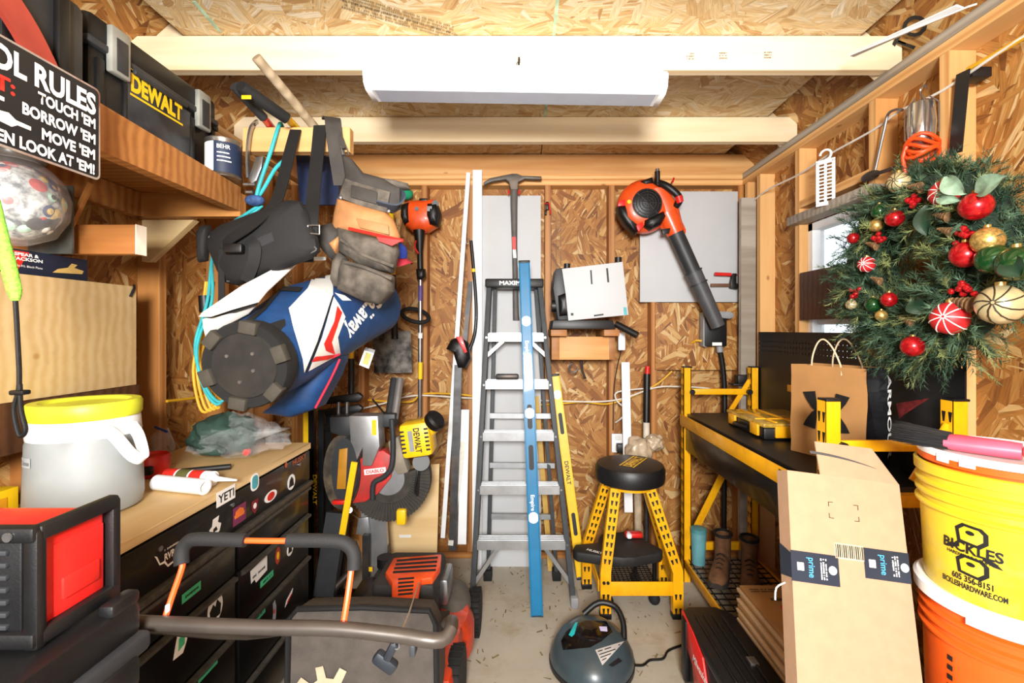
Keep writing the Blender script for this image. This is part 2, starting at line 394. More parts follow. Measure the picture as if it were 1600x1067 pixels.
# roof sheathing rising from both side walls
b = B()
for s, xe in ((1, 1.62), (-1, -1.69)):
    xi = 0.0
    b.hexa([(xi, YF-.1, 3.86), (xe, YF-.1, 2.40), (xe, 3.1, 2.40), (xi, 3.1, 3.86), (xi, YF-.1, 3.90), (xe, YF-.1, 2.44), (xe, 3.1, 2.44), (xi, 3.1, 3.90)])
roof = struct('roof', b, 'osb_roof')
for y in (1.10, 1.83, 2.505):
    for xe, xi in ((1.47, .2), (-1.54, -.2)):
        board('rafter', (xe, y, 2.46), (xi, y, 2.46+abs(xe-xi)*.9), .089, .038, 'pine_joist', roof)
for a_, b_ in ((V((.121, YF, ZD+.0005)), V((.121, 2.46, ZD+.0005))), (WZ(303, 2, ZD-.001), WZ(344, 50, ZD-.001))):
    part('edge_paint', B().bar(a_, b_, .002, .012), mat('mint_edge_paint', 'a9cdb4', .7, var=.3), ceil)
# stamped print on the roof sheathing, seen through the gap at the deck edge
mp = W(1435, 14, 1.62)
text('TO', (1.43, 1.70, 2.545), (-.3, -1, .3), (-1, 0, .9), .075, INK, roof, bold=.02)
# chalk print on the loft sheet and lumber stamps
for px, py in ((620, 20), (630, 34)):
    p = WZ(px, py, ZD-.0005); marks(p, (.9, .45, 0), (.4, -1, 0), .05, .42, mat('grey_print', '8d7a58', .7), ceil, 3, px)
for px, py, s in ((1079, 88, 0), (1130, 87, 0), (1200, 86, 0)):
    marks(W(px, py, 1.7685), (1, 0, 0), (0, 0, 1), .03, .03, mat('stamp', '6d6255', .7), ceil, 3, px)
text('¢', W(810, 98, 1.7685), (1, 0, 0), (0, 0, 1), .035, mat('pencil_blue', '55606e', .7), ceil)
for s, px, py, Y in ((0, 861, 400, YB+.0885), (0, 869, 408, YB+.0885), (0, 876, 400, YB+.0885)):
    marks(W(px, py, Y), (0, 0, 1), (-1, 0, 0), .014, .62, 'stamp', wb, 1, px)
# window: white vinyl frame, two panes, a rail
win = tagm(thing('window_1', None, None, (XR+.06, (WY0+WY1)/2, WZ0)), kind='structure')
b = B(); xw = XR+.075
for y0, y1, z0, z1 in ((WY0, WY0+.035, WZ0, WZ1), (WY1-.035, WY1, WZ0, WZ1), (WY0, WY1, WZ1-.035, WZ1), (WY0, WY1, WZ0, WZ0+.035)):
    b.box((xw, (y0+y1)/2, (z0+z1)/2), (.06, y1-y0, z1-z0))
part('window_frame', b, WHT, win)
part('meeting_rail', B().box((xw+.01, (WY0+WY1)/2, 1.50), (.03, WY1-WY0-.06, .04), .003), WHT, win)
t = NT('window_glass'); t.b.inputs['Transmission Weight'].default_value = 1; t.b.inputs['Roughness'].default_value = .02; t.b.inputs['IOR'].default_value = 1.05
t.l(t.ramp(t.noise(t.coord(), 3), [(.3, 'f4f8fa'), (.7, 'ffffff')]), t.b.inputs['Base Color'])
for z0, z1 in ((WZ0+.03, 1.485), (1.515, WZ1-.03)):
    part('pane', B().box((xw+.012, (WY0+WY1)/2, (z0+z1)/2), (.004, WY1-WY0-.05, z1-z0)), 'window_glass', win)
p = WX(1250, 338, 1.385)
one('shelf_plank', B().bar((1.392, 2.36, 2.005), (1.392, 1.80, 2.005), .042, .075, bev=.002), 'pine_grey', 'weathered grey plank across the top of the window', 'plank')
one('brown_plank', B().bar((1.392, 2.30, 1.62), (1.392, 1.75, 1.62), .235, .014, bev=.001), 'brown_board', 'dark brown board nailed across the middle of the window', 'plank')
# sheet boards fixed on the back wall
def sheet(name, px0, py0, px1, py1, Y, t, m, label, cat='panel'):
    a, c = W(px0, py0, Y), W(px1, py1, Y)
    return one(name, B().box(((a.x+c.x)/2, Y+t/2, (a.z+c.z)/2), (abs(c.x-a.x), t, abs(a.z-c.z)), .001), m, label, cat)
sheet('white_wall_board', 1000, 299, 1153, 472, YB-.012, .012, WBD, 'square white board on the back wall behind the leaf blower')
sheet('osb_patch', 1024, 473, 1180, 578, YB-.012, .0115, 'osb_back', 'square of strand board on the back wall behind the switch box')
a = W(752, 304, 2.91); 
one('white_sheet', B().hexa([(W(752, 0, 2.88).x, 2.83, 0), (W(845, 0, 2.88).x, 2.83, 0), (W(845, 0, 2.88).x, 2.842, 0), (W(752, 0, 2.88).x, 2.842, 0),
    (W(752, 0, 2.9).x, 2.905, 2.30), (W(845, 0, 2.9).x, 2.905, 2.30), (W(845, 0, 2.9).x, 2.917, 2.30), (W(752, 0, 2.9).x, 2.917, 2.30)]), WBD, 'tall narrow white board standing behind the step ladder', 'panel')
one('trim_plank', B().bar((W(746, 0, 2.83).x, 2.80, 0), (W(746, 0, 2.88).x, 2.885, 2.452), .058, .018, up=(1, 0, 0), bev=.001), WHT, 'long white trim plank standing left of the step ladder', 'plank')
one('trim_strip', B().bar(W(692, 840, 2.72), W(732, 270, 2.87), .026, .012, up=(1, 0, 0), bev=.001), WHT, 'thin white strip leaning from the floor up to the top plate', 'strip')
one('trim_strip', B().bar(W(722, 850, 2.70), W(727, 640, 2.83), .05, .012, up=(1, 0, 0), bev=.001), WHT, 'short pale strip leaning upright right of the plywood offcut', 'strip')
one('trim_strip', B().bar(W(704, 852, 2.66), W(724, 690, 2.79), .030, .010, up=(1, 0, 0), bev=.001), mat('cream_paint', 'd9d6cb', .6), 'short cream strip slanting beside the plywood offcut', 'strip')
# ceiling light
lt = thing('strip_light', 'long white wraparound strip light under the front joist', 'light', W(803, 140, 1.74))
p0, p1 = V((-.575, 1.735, 0)), V((.515, 1.70, 0)); z0, z1 = 2.40, 2.40
def lp(s, y, z):
    q = p0.lerp(p1, s); return V((q.x, q.y+y, z))
prof = [(-.06, .048), (-.078, .030), (-.07, -.012), (-.045, -.028), (.045, -.028), (.07, -.012), (.078, .030), (.06, .048)]
t = NT('light_lens'); t.b.inputs['Roughness'].default_value = .35; t.l(t.ramp(t.noise(t.coord((2, 30, 30)), 2), [(.3, 'dfe3ea'), (.7, 'eceff4')]), t.b.inputs['Base Color'])
def lring(s, k, dz=0): return [lp(s, y*k, 2.362+z*k+dz-s*.035) for y, z in prof]
part('diffuser', B().loft([lring(.018, .97), lring(.982, .97)]), 'light_lens', lt, ang=20)
part('lens_panel', B().hexa([lp(.03, -.043, 2.3335), lp(.03, .043, 2.3335), lp(.97, .043, 2.3006), lp(.97, -.043, 2.3006), lp(.03, -.043, 2.336), lp(.03, .043, 2.336), lp(.97, .043, 2.303), lp(.97, -.043, 2.303)]), mat('lens_blue_grey', 'b4bccb', .4, var=.03), lt)
for s0, s1 in ((0, .02), (.98, 1)): part('end_cap', B().loft([lring(s0, 1), lring(s1, 1)]), WHT, lt)
part('housing', B().bar(lp(.01, 0, 2.416), lp(.99, 0, 2.382), .02, .11), WHT, lt)
part('cord', B().tube([W(808, 126, 1.73), W(810, 114, 1.75), W(811, 90, 1.766)], .004), INK, lt)
# ============================================================ RIGHT SIDE: workbench and what is on it
XF, XBK, Y0, Y1, ZT = .93, 1.372, 1.41, 2.70, .955
wbn = thing('workbench', 'yellow steel workbench with black top and pegboard along the right wall', 'workbench', (1.15, 2.05, 0))
def tri_holes(b, c, ax, n, z0, z1):          # dark keyhole slots of the posts
    for k in range(n):
        z = z0+(z1-z0)*(k+.5)/n
        for s in (-1, 1):
            q = V(c)+V(ax)*s*.011+V((0, 0, z)); a = V(ax)
            b._add([q-a*.007+V((0, 0, .017)), q+a*.007+V((0, 0, .017)), q+a*.003-V((0, 0, .015)), q-a*.003-V((0, 0, .015))], [(0, 1, 2, 3)])
for x, y, hh in ((XF+.022, Y0+.022, 1.235), (XF+.022, Y1-.022, 1.235), (XBK-.03, Y0+.022, 1.235), (XBK-.03, Y1-.022, 1.235)):
    b = B().box((x-.02, y, hh/2), (.004, .044, hh)).box((x, y-.02, hh/2), (.044, .004, hh)).box((x+.02, y, hh/2), (.004, .044, hh))
    po = part('post', b, YEL, wbn)
    s = B(); tri_holes(s, (x-.0226, y, 0), (0, 1, 0), 18, .1, hh-.02); tagm(part('slot', s, INK, po), kind='stuff')
    part('end_cap', B().box((x+.004, y, hh+.003), (.05, .046, .008), .002), BLK, po)
part('worktop', B().box(((XF+XBK)/2+.01, (Y0+Y1)/2, ZT), (XBK-XF-.02, Y1-Y0-.02, .03), .003), BLK, wbn)
part('front_rail', B().box((XF-.004, (Y0+Y1)/2+.02, .932), (.012, Y1-Y0-.06, .062), .002), YEL, wbn)
part('label', B().box((XF-.011, 1.60, .932), (.001, .10, .05)), INK, wbn)
part('back_rail', B().box((XBK-.01, (Y0+Y1)/2, .92), (.02, Y1-Y0-.05, .06), .002), YEL, wbn)
part('drawer_box', B().box((XF+.16, (Y0+Y1)/2+.03, .826), (.30, Y1-Y0-.12, .13), .004), BLKM, wbn)
for y in (Y0+.02, Y1-.02):
    part('side_rail', B().box(((XF+XBK)/2, y, 1.095), (XBK-XF-.08, .014, .034), .002), YEL, wbn)
    part('side_rail', B().box(((XF+XBK)/2, y, .93), (XBK-XF-.08, .02, .05), .002), YEL, wbn)
    part('side_rail', B().box(((XF+XBK)/2, y, .20), (XBK-XF-.08, .02, .045), .002), YEL, wbn)
    for z in (1.095, .20):
        for x in (XF+.05, XBK-.06): part('knob', B().cyl((x, y-.012, z), (x, y-.03, z), .016, n=12), BLK, wbn)
    part('brace', B().bar((XF+.05, y, .24), (XF+.24, y, .62), .04, .006, up=(1, 0, 0)), YEL, wbn)
    part('brace', B().bar((XBK-.16, y, .985), (XBK-.05, y, 1.16), .026, .006, up=(1, 0, 0)), YEL, wbn)
for x in (XF, XBK-.02): part('shelf_rail', B().box((x+.01, (Y0+Y1)/2, .105), (.012, Y1-Y0-.06, .05), .002), YEL, wbn)
b = B()
for k in range(26):
    y = Y0+.04+k*(Y1-Y0-.08)/25; b.bar((XF+.01, y, .125), (XBK-.02, y, .125), .005, .005)
for k in range(9):
    x = XF+.03+k*(XBK-XF-.06)/8; b.bar((x, Y0+.03, .13), (x, Y1-.03, .13), .005, .005)
part('wire_shelf', b, BLKM, wbn)
# pegboard with three open rows of holes
b = B(); X0, X1p = XBK-.003, XBK+.003; zt, zb = 1.442, .965; pit = .0254; ny = 49; ya = Y1-.03-ny*pit
zr0, zr1 = 1.401, 1.401-3*pit
b.box((XBK, ya+ny*pit/2, (zt+zr0)/2), (.006, ny*pit, zt-zr0)); b.box((XBK, ya+ny*pit/2, (zb+zr1)/2), (.006, ny*pit, zr1-zb))
for r in range(3):
    for c in range(ny):
        yc, zc = ya+(c+.5)*pit, zr0-(r+.5)*pit; hh = pit/2
        out = [(1, 0), (1, 1), (0, 1), (-1, 1), (-1, 0), (-1, -1), (0, -1), (1, -1)]
        for xx in (X0, X1p):
            b._add([(xx, yc+u*hh, zc+v*hh) for u, v in out]+[(xx, yc+0.0055*math.cos(PI*k/4), zc+0.0055*math.sin(PI*k/4)) for k in range(8)],
                   [(k, (k+1) % 8, 8+(k+1) % 8, 8+k) for k in range(8)])
part('pegboard', b, BLK, wbn)
part('board_clip', B().box(WX(1236, 607, 1.355), (.006, .06, .035), .002), YEL, wbn)
# organiser case on the bench
ca = thing('organiser_case', 'flat yellow parts organiser with clear lid on the black bench top', 'tool case', (1.21, 2.2, ZT+.016))
zc = ZT+.016
part('tray', B().box((1.205, 2.2, zc+.026), (.29, .36, .052), .008), BLK, ca)
part('lid', B().box((1.205, 2.2, zc+.063), (.30, .37, .02), .007), mat('amber_lid', 'b9963a', .25, var=.3, vscale=40, coat=.5), ca)
for y in (2.09, 2.31): part('latch', B().box((1.053, y, zc+.036), (.012, .07, .05), .003), YEL, ca)
for x in (1.14, 1.27): part('latch', B().box((x, 2.013, zc+.036), (.07, .012, .05), .003), YEL, ca)
part('handle', B().tube([(1.046, 2.14, zc+.03), (1.03, 2.16, zc+.03), (1.03, 2.24, zc+.03), (1.046, 2.26, zc+.03)], .008), BLK, ca)
part('lid_rib', B().box((1.205, 2.2, zc+.075), (.012, .34, .006), .002).box((1.12, 2.2, zc+.075), (.01, .34, .006), .002).box((1.205, 2.12, zc+.075), (.27, .01, .006), .002), YEL, ca)
# kraft shopping bag
bag = thing('paper_bag', 'brown kraft shopping bag with black emblem and twine handles on the bench', 'shopping bag', (1.2, 1.72, ZT+.016))
A, Bc = V((1.078, 1.85, 0)), V((1.195, 1.60, 0)); d = (Bc-A).normalized(); nrm = V((-d.y, d.x, 0)); nrm = nrm if nrm.x > 0 else -nrm
D = .135; zb0, zt0 = ZT+.0165, 1.318
def bagpt(u, v, dz):                            # u along face, v into depth
    return A+d*(u*.276)+nrm*(v*D)+V((0, 0, dz))
rows = []
for k in range(9):
    z = zb0+(zt0-zb0)*k/8; sq = 0.0 if k < 2 else -.16*((k-1)/7)
    ring = []
    for u, v in [(0, 0), (.25, 0), (.5, 0), (.75, 0), (1, 0), (1+sq, .5), (1, 1), (.75, 1), (.5, 1), (.25, 1), (0, 1), (-sq, .5)]:
        p = bagpt(u, v, z); p += V((noise.noise(p*9), noise.noise(p*9+V((5, 1, 2))), 0))*.007*(k > 0); ring.append(p)
    rows.append(ring)
part('paper_body', B().loft(rows, cap=False)._add(rows[0], [tuple(range(12))]), KRAFT, bag, ang=60)
sq = B()                                         # printed black gusset on the near end
for k in range(8):
    for a_, b_ in ((4, 5), (5, 6)):
        q = [rows[k][a_], rows[k][b_], rows[k+1][b_], rows[k+1][a_]]; o = d*.0015; sq._add([p+o for p in q], [(0, 1, 2, 3)])
part('printed_gusset', sq, mat('glossy_black_print', '1a1a1d', .28, var=.3, bump=.4, bscale=25), bag, ang=60)
text('ARMOUR', bagpt(1.0, .86, (zb0+zt0)/2)+d*.012, (0, 0, -1), nrm, .022, WINK, bag, wd=.30, bold=.02)
fc = bagpt(.52, 0, 1.15)-nrm*.011
arc = []
HALF = [(0, -.004), (.030, .004), (.038, .060), (.085, .052), (.072, .026), (.050, -.004), (.026, -.020), (0, -.024)]
def ua(s):                                       # upper or lower arc of the interlocked emblem
    p = [(x, s*(y+.012)) for x, y in HALF]; return p+[(-x, y) for x, y in p[-2:0:-1]]
for s in (1, -1): plate('emblem', ua(s), fc, d, (0, 0, 1), INK, bag)
for v in (0.02, .98):
    h = [bagpt(.30, v, zt0-.03), bagpt(.31, v, zt0+.03), bagpt(.38, v, zt0+.085), bagpt(.47, v, zt0+.10), bagpt(.58, v, zt0+.07), bagpt(.68, v, zt0+.01), bagpt(.70, v, zt0-.03)]
    part('twine_handle', B().tube(h, .003, 8, smooth=5), mat('twine', 'd9c3a0', .8), bag)
# red-trimmed folder leaning against the pegboard
fo = thing('red_folder', 'dark folded pouch with red checked flap behind the paper bag', 'pouch', (1.30, 1.5, ZT+.016))
part('pouch_body', B().box((1.31, 1.53, 1.04), (.05, .10, .13), .012), BLK, fo)
part('flap', B().hexa([WX(1405, 655, 1.29), WX(1412, 648, 1.29), WX(1412, 648, 1.30), WX(1405, 655, 1.30), WX(1400, 630, 1.29), WX(1453, 622, 1.29), WX(1453, 622, 1.30), WX(1400, 630, 1.30)]), mat('dark_red_cloth', '6a1a1a', .7, var=.4, vscale=60), fo)
# wreath on the right wall
wc = V((1.275, 1.47, 1.665))
wre = thing('wreath', 'large green pine Christmas wreath with red and gold baubles on the right wall', 'wreath', (1.38, 1.535, 1.66))
TR = .215
def wp(a, r, ph): return wc+V((-r*math.sin(ph), (TR+r*math.cos(ph))*math.cos(a)*-1, (TR+r*math.cos(ph))*math.sin(a)))
part('branch_ring', B().tube([wp(2*PI*k/40, 0, 0) for k in range(40)], .075, 10, closed=True, up=(1, 0, 0)), mat('dark_fir', '16281c', .85, var=.4, vscale=30), wre)
def foliage(count, L0, nl, seed, wmul=1, inner=False):
    random.seed(seed); vs = []; fs = []
    for _ in range(count):
        a = random.uniform(0, 2*PI); ph = random.uniform(PI*.6, PI*1.15) if inner else random.uniform(-.9, PI+.9); o = wp(a, .035, ph)
        out = (wp(a, .1, ph)-o).normalized(); tang = (wp(a+.05, .035, ph)-o).normalized()
        dr = (out*random.uniform(.45, 1)+tang*random.choice((-1, 1))*random.uniform(.3, 1.0)+V((0, random.uniform(-.3, .3), random.uniform(-.5, .3)))).normalized()
        L = L0*random.uniform(.7, 1.25)
        if o.x+dr.x*L > 1.33: dr.x = -abs(dr.x)*.3; dr.normalize()
        side = dr.orthogonal().normalized()
        for k in range(nl):
            t_ = (k+.5)/nl; base = o+dr*L*t_+V((0, 0, -.02*t_*t_)); an = random.uniform(0, 2*PI)
            s_ = (Matrix.Rotation(an, 3, dr) @ side); nd = (s_*.8+dr*.65).normalized(); ln = .038*random.uniform(.7, 1.2)*(1-.45*t_)
            w_ = nd.cross(dr).normalized()*.0011*wmul; n0 = len(vs)
            vs += [base-w_, base+w_, base+nd*ln]; fs.append((n0, n0+1, n0+2))
        n0 = len(vs); w_ = side*.0014; vs += [o-w_, o+w_, o+dr*L]; fs.append((n0, n0+1, n0+2))
    b = B(); b._add(vs, fs); return b
for i, (c1, cnt, L, nl) in enumerate((('28442f', 560, .12, 56), ('405a42', 380, .125, 52), ('77824f', 190, .13, 66))):
    m = mat('fir_needle_%d' % i, c1, .7, var=.3, vscale=40)
    tagm(part('pine_sprigs', foliage(cnt, L, nl, 20+i, 1.3), m, wre), kind='stuff')
tagm(part('pine_sprigs', foliage(170, .15, 60, 31, 1.3, True), 'fir_needle_1', wre), kind='stuff'); tagm(part('pine_sprigs', foliage(60, .15, 66, 33, 1.3, True), 'fir_needle_2', wre), kind='stuff')
def on(px, py, X=1.165): return WX(px, py, X)
RG = mat('red_glitter', 'b3131b', .28, .45, var=.35, vscale=90, coat=.4); GO = mat('gold_glitter', 'c2a15c', .35, .7, var=.4, vscale=140, bump=.3, bscale=300)
GRB = mat('green_glass', '12401c', .18, .3, var=.2, coat=.6); CONE = mat('pinecone', '7a5a38', .8, var=.5, vscale=60, bump=.6, bscale=90)
PGO = mat('pale_gold', 'c9b98c', .3, .4, var=.2); RSA = mat('red_satin', 'b51f24', .5, var=.15)
def bauble(px, py, r, m, ridged=False):
    c = on(px, py); b = B()
    b.ball(c, r, n=20)
    o = part('bauble', b, m, wre)
    part('bauble_cap', B().cyl(c+V((.0, 0, r*.92)), c+V((0, 0, r*1.15)), r*.22, n=10), GO, o)
    if ridged:
        for k in range(9):
            a = 2*PI*k/9; pts = []
            for q in range(9):
                th = PI*q/8*.5+.05; ax = V((-1, -.55, .1)).normalized(); s1 = ax.orthogonal().normalized(); s2 = ax.cross(s1)
                tw = a+q*.12*(1 if ridged == 2 else 0)
                pts.append(c+(ax*math.cos(th*1.7)+(s1*math.cos(tw)+s2*math.sin(tw))*math.sin(th*1.7))*r*1.02)
            part('bauble_stripe', B().tube(pts, r*.035, 5), WINK if ridged == 1 else mat('dark_bronze', '2c2416', .5), o)
for a in ((1525, 322, .036, RG), (1398, 341, .026, RG), (1508, 398, .034, RG), (1333, 372, .019, RG), (1426, 541, .031, RG), (1389, 468, .023, RG)): bauble(*a)
for a in ((1476, 302, .036, RSA, 1), (1354, 413, .026, RSA, 1), (1484, 497, .044, RSA, 1)): bauble(*a)
for a in ((1369, 352, .021, GO), (1543, 376, .034, GO), (1377, 493, .018, GO)): bauble(*a)
for a in ((1374, 330, .024, GRB), (1552, 405, .037, GRB), (1364, 476, .024, GRB), (1588, 412, .04, GRB)): bauble(*a)
for a in ((1404, 285, .031, PGO, 2), (1563, 476, .048, PGO, 2), (1330, 476, .018, PGO, 2)): bauble(*a)
for px, py, s in ((1434, 296, 1), (1511, 477, 1.3), (1421, 505, .9), (1366, 386, .9), (1372, 441, .8), (1475, 342, .9), (1480, 365, .8)):
    c = on(px, py, 1.17); b = B()
    for k in range(5): b.lathe([(.004, 0), (.017*s*(1-.17*k), .004), (.012*s*(1-.17*k), .011)], c+V((-.004, -.02+.010*k*s, .004*k)), (-.3, 1, .2), 9)
    part('pinecone', b, CONE, wre)
for px, py in ((1424, 316), (1373, 371), (1507, 368), (1505, 452), (1335, 460)):
    c = on(px, py); b = B(); random.seed(px)
    for k in range(9): b.ball(c+V((random.uniform(-.012, .012), random.uniform(-.022, .022), random.uniform(-.018, .018))), .0085, n=8)
    part('berry_cluster', b, RG, wre)
LF = mat('frosted_leaf', '7f9a82', .6, var=.25, vscale=50); DLF = mat('dark_leaf', '143020', .4, var=.2)
def leaf(px0, py0, px1, py1, w_, m):
    a, c = on(px0, py0, 1.15), on(px1, py1, 1.14); dd = c-a; s_ = dd.cross(V((1, .4, 0))).normalized()
    def fn(u, v):
        t_ = v; wd = w_*math.sin(PI*(.04+.94*t_))**.8
        return a+dd*t_+s_*(u-.5)*wd+V((-.012*math.sin(PI*t_)-abs(u-.5)*.02, 0, 0))
    part('leaf', B().grid(fn, 4, 8), m, wre, ang=180)
for a in ((1511, 303, 1482, 275, .045, LF), (1530, 303, 1575, 275, .05, LF), (1505, 313, 1468, 308, .03, LF), (1453, 320, 1452, 368, .045, DLF), (1450, 488, 1430, 467, .05, DLF), (1340, 330, 1337, 322, .03, DLF), (1585, 400, 1600, 432, .05, DLF)): leaf(*a)
part('gold_disc', B().cyl(WX(1378, 541, 1.27), WX(1378, 541, 1.27)+V((-.004, -.003, 0)), .046, n=10), mat('amber_plastic', '9a7a2c', .4), wre)
# hanging strap, cables, tools on the right wall
st = thing('door_hanger', 'flat black metal wreath hanger hooked over the cable bracket', 'hanger', WX(1500, 180, 1.388))
part('strap', B().bar(WX(1505, 112, 1.386), WX(1493, 240, 1.386), .045, .003, up=(0, 1, 0)), INK, st)
part('hook', B().box(WX(1523, 118, 1.43), (.06, .05, .03), .002), INK, st)
def cable(name, pts, r, m, label, sm=6): return one(name, B().tube(pts, r, 8, smooth=sm), m, label, 'cable')
YC = mat('yellow_cable', 'd9a520', .45); WC = mat('white_cable', 'dcd8cf', .5)
cable('yellow_cable', [WX(1513, 108, 1.40), WX(1560, 82, 1.40), WX(1640, 34, 1.40)], .008, YC, 'thick yellow cable running along the right wall at the top corner')
cable('white_cable', [(1.40, 2.80, 2.235), (1.395, 2.6, 2.25), (1.40, 2.33, 2.24), (1.393, 2.1, 2.25), (1.398, 1.83, 2.25), (1.394, 1.7, 2.262), (1.398, 1.53, 2.25), (1.396, 1.3, 2.27), (1.396, 1.1, 2.27)], .0045, WC, 'white cable stapled across the right wall studs under the top plate', 4)
one('trim_strip', B().bar(W(1330, 86, 1.62), W(1520, 8, 1.20), .022, .004, up=(1, 0, .3)).bar(W(1330, 87, 1.625), W(1500, 10, 1.24), .022, .004, up=(1, 0, -.3)), WHT, 'pair of slim white edge strips lying on the joists at upper right', 'strip')
sw = thing('fly_swatter', 'white plastic slotted paddle hanging from the cable on the right wall', 'swatter', WX(1290, 275, 1.385))
Lz, Ly = .19, .075; Mf = Matrix.Translation(WX(1290, 285, 1.35)) @ Matrix.Rotation(math.radians(38), 4, 'Z'); b = B()
b.box((0, -Ly/2+.006, 0), (.006, .012, Lz), 0, Mf).box((0, Ly/2-.006, 0), (.006, .012, Lz), 0, Mf).box((0, 0, 0), (.006, .010, Lz), 0, Mf).box((0, 0, -Lz/2), (.006, Ly, .014), 0, Mf).box((0, 0, Lz/2), (.006, Ly, .014), 0, Mf)
for k in range(12): b.box((0, 0, -Lz/2+(k+.5)*Lz/12), (.004, Ly, .006), 0, Mf)
part('paddle', b, WHT, sw)
part('hook_ring', B().tube([Mf @ V((0, .022*math.cos(a), Lz/2+.028+.022*math.sin(a))) for a in [2*PI*k/16 for k in range(13)]], .005, 8), WHT, sw)
sl = thing('trouble_light', 'caged metal work light wrapped in orange cord hanging on the right wall', 'work light', WX(1440, 220, 1.36))
c = WX(1440, 195, 1.35)
part('reflector', B().lathe([(.012, .085), (.035, .07), (.04, .0), (.036, -.05), (.02, -.075)], c, (0, 0, 1), 16), mat('chrome', 'c4c6c8', .2, .95), sl)
b = B()
for k in range(6):
    a = 2*PI*k/6; b.tube([c+V((.02*math.cos(a), .02*math.sin(a), .09)), c+V((.046*math.cos(a), .046*math.sin(a), .06)), c+V((.046*math.cos(a), .046*math.sin(a), -.04))], .0022, 6)
b.tube([c+V((.0, -.004, .085)), c+V((0, .006, .12)), c+V((0, -.012, .13)), c+V((0, -.02, .11))], .0025, 6, smooth=3); part('wire_cage', b, STL, sl)
b = B(); random.seed(3); OC = mat('orange_cord', 'ea4d14', .45)
for k in range(5):
    z = -.055-.012*k; b.tube([c+V((.045*math.cos(a), .045*math.sin(a), z+.014*math.sin(a*2+k))) for a in [2*PI*q/14 for q in range(14)]], .006, 7, closed=True)
b.tube([c+V((-.04, 0, -.05)), c+V((-.046, .02, -.10)), c+V((-.03, .03, -.15)), c+V((-.03, .035, -.21))], .006, 7, smooth=4); part('cord', b, OC, sl)
one('hook_rod', B().tube([WX(1410, 172, 1.375), WX(1401, 171, 1.375), WX(1388, 178, 1.375), WX(1382, 200, 1.375), WX(1366, 272, 1.375)], .005, 8, smooth=4), STL, 'thin bent steel rod hooked over the cable on the right wall', 'rod')
tk = thing('dark_hand_tool', 'dark metal tool poking out behind the wreath top left', 'hand tool', WX(1365, 272, 1.36))
part('tool_head', B().ball(WX(1360, 275, 1.36), (.02, .045, .018)), DST, tk); part('tool_arm', B().bar(WX(1362, 274, 1.35), WX(1398, 262, 1.35), .012, .008), DST, tk)
# ============================================================ LEFT SIDE
# high shelf
sh = thing('high_shelf', 'raw lumber storage shelf high on the left wall', 'shelf', (-1.25, 1.1, 1.9))
def bx_(Y): return -1.057+(1.73-Y)*.095
part('front_beam', B().hexa([(bx_(1.73)-.038, 1.73, 1.90), (bx_(1.73), 1.73, 1.90), (bx_(-.3), -.3, 1.83), (bx_(-.3)-.038, -.3, 1.83),
     (bx_(1.73)-.038, 1.73, 1.99), (bx_(1.73), 1.73, 1.99), (bx_(-.3), -.3, 1.99), (bx_(-.3)-.038, -.3, 1.99)]), 'pine_old', sh)
part('shelf_board', B().hexa([(XL, -.3, 1.972), (bx_(-.3)-.04, -.3, 1.972), (bx_(1.73)-.04, 1.73, 1.972), (XL, 1.73, 1.972), (XL, -.3, 1.988), (bx_(-.3)-.04, -.3, 1.988), (bx_(1.73)-.04, 1.73, 1.988), (XL, 1.73, 1.988)]), 'pine_old', sh)
part('ledger', B().bar((XL+.02, -.3, 1.925), (XL+.02, 1.75, 1.925), .089, .038), 'pine_old', sh)
part('cross_member', B().bar((XL+.01, 1.75, 1.925), (-1.06, 1.75, 1.925), .089, .038), 'pine_old', sh)
part('brace', B().prism([(0, 0), (.20, 0), (.03, -.16), (0, -.16)], Matrix(((1, 0, 0, XL+.005), (0, 0, 1, 1.775), (0, 1, 0, 1.878), (0, 0, 0, 1))), .03), 'plywood', sh)
# arm carrying hung gear
arm = thing('hanging_arm', 'short pine two by four arm with straps and hoses slung over it', 'beam', (-.85, 1.69, 2.1))
board('arm_board', (-1.015, 1.69, 2.145), (-.625, 1.69, 2.145), .089, .038, 'pine', arm)
board('arm_support', (-.98, 1.71, 2.145), (-.98, 2.44, 2.145), .089, .038, 'pine_old', arm)
# tool boxes on the shelf
tb = thing('shelf_toolbox', 'big black toolbox with yellow logo and grey latches on the high shelf', 'toolbox', (-1.28, 1.46, 1.99))
zf = 1.99; XT = -1.14
part('body', B().box((-1.30, 1.455, zf+.115), (.32, .49, .225), .012), BLK, tb)
part('lid', B().box((-1.30, 1.455, zf+.268), (.335, .505, .075), .014), BLK, tb)
part('lid_rim', B().box((-1.30, 1.455, zf+.228), (.345, .515, .02), .004), DGR, tb)
part('recess', B().box((XT+.004, 1.445, zf+.12), (.012, .25, .17), .004), mat('black_gloss_plastic', '26282c', .35, var=.2, dirt='3a3c40'), tb)
part('grip', B().bar((XT+.012, 1.335, zf+.215), (XT+.012, 1.545, zf+.215), .02, .02, bev=.006), DGR, tb)
for y in (1.287, 1.626):
    l = part('latch', B().box((XT+.013, y, zf+.235), (.02, .062, .13), .006), mat('latch_grey', '8f9088', .4, var=.2), tb)
    part('latch_groove', B().box((XT+.0245, y, zf+.225), (.002, .036, .09), .001), DGR, l)
for y in (1.325, 1.24, 1.585, 1.69): part('rib', B().box((XT+.002, y, zf+.10), (.014, .022, .19), .004), BLK, tb)
text('DEWALT', (XT+.0105, 1.43, 2.172), (0, 1, 0), (0, 0, 1), .048, YINK, tb, wd=.20, bold=.05)
for dz in (-.037, .037): plate('logo_bar', rect(.205, .006), (XT+.0105, 1.43, 2.172+dz), (0, 1, 0), (0, 0, 1), YINK, tb)
part('side_lug', B().box((-1.17, 1.725, zf+.22), (.05, .03, .02), .005), BLK, tb)
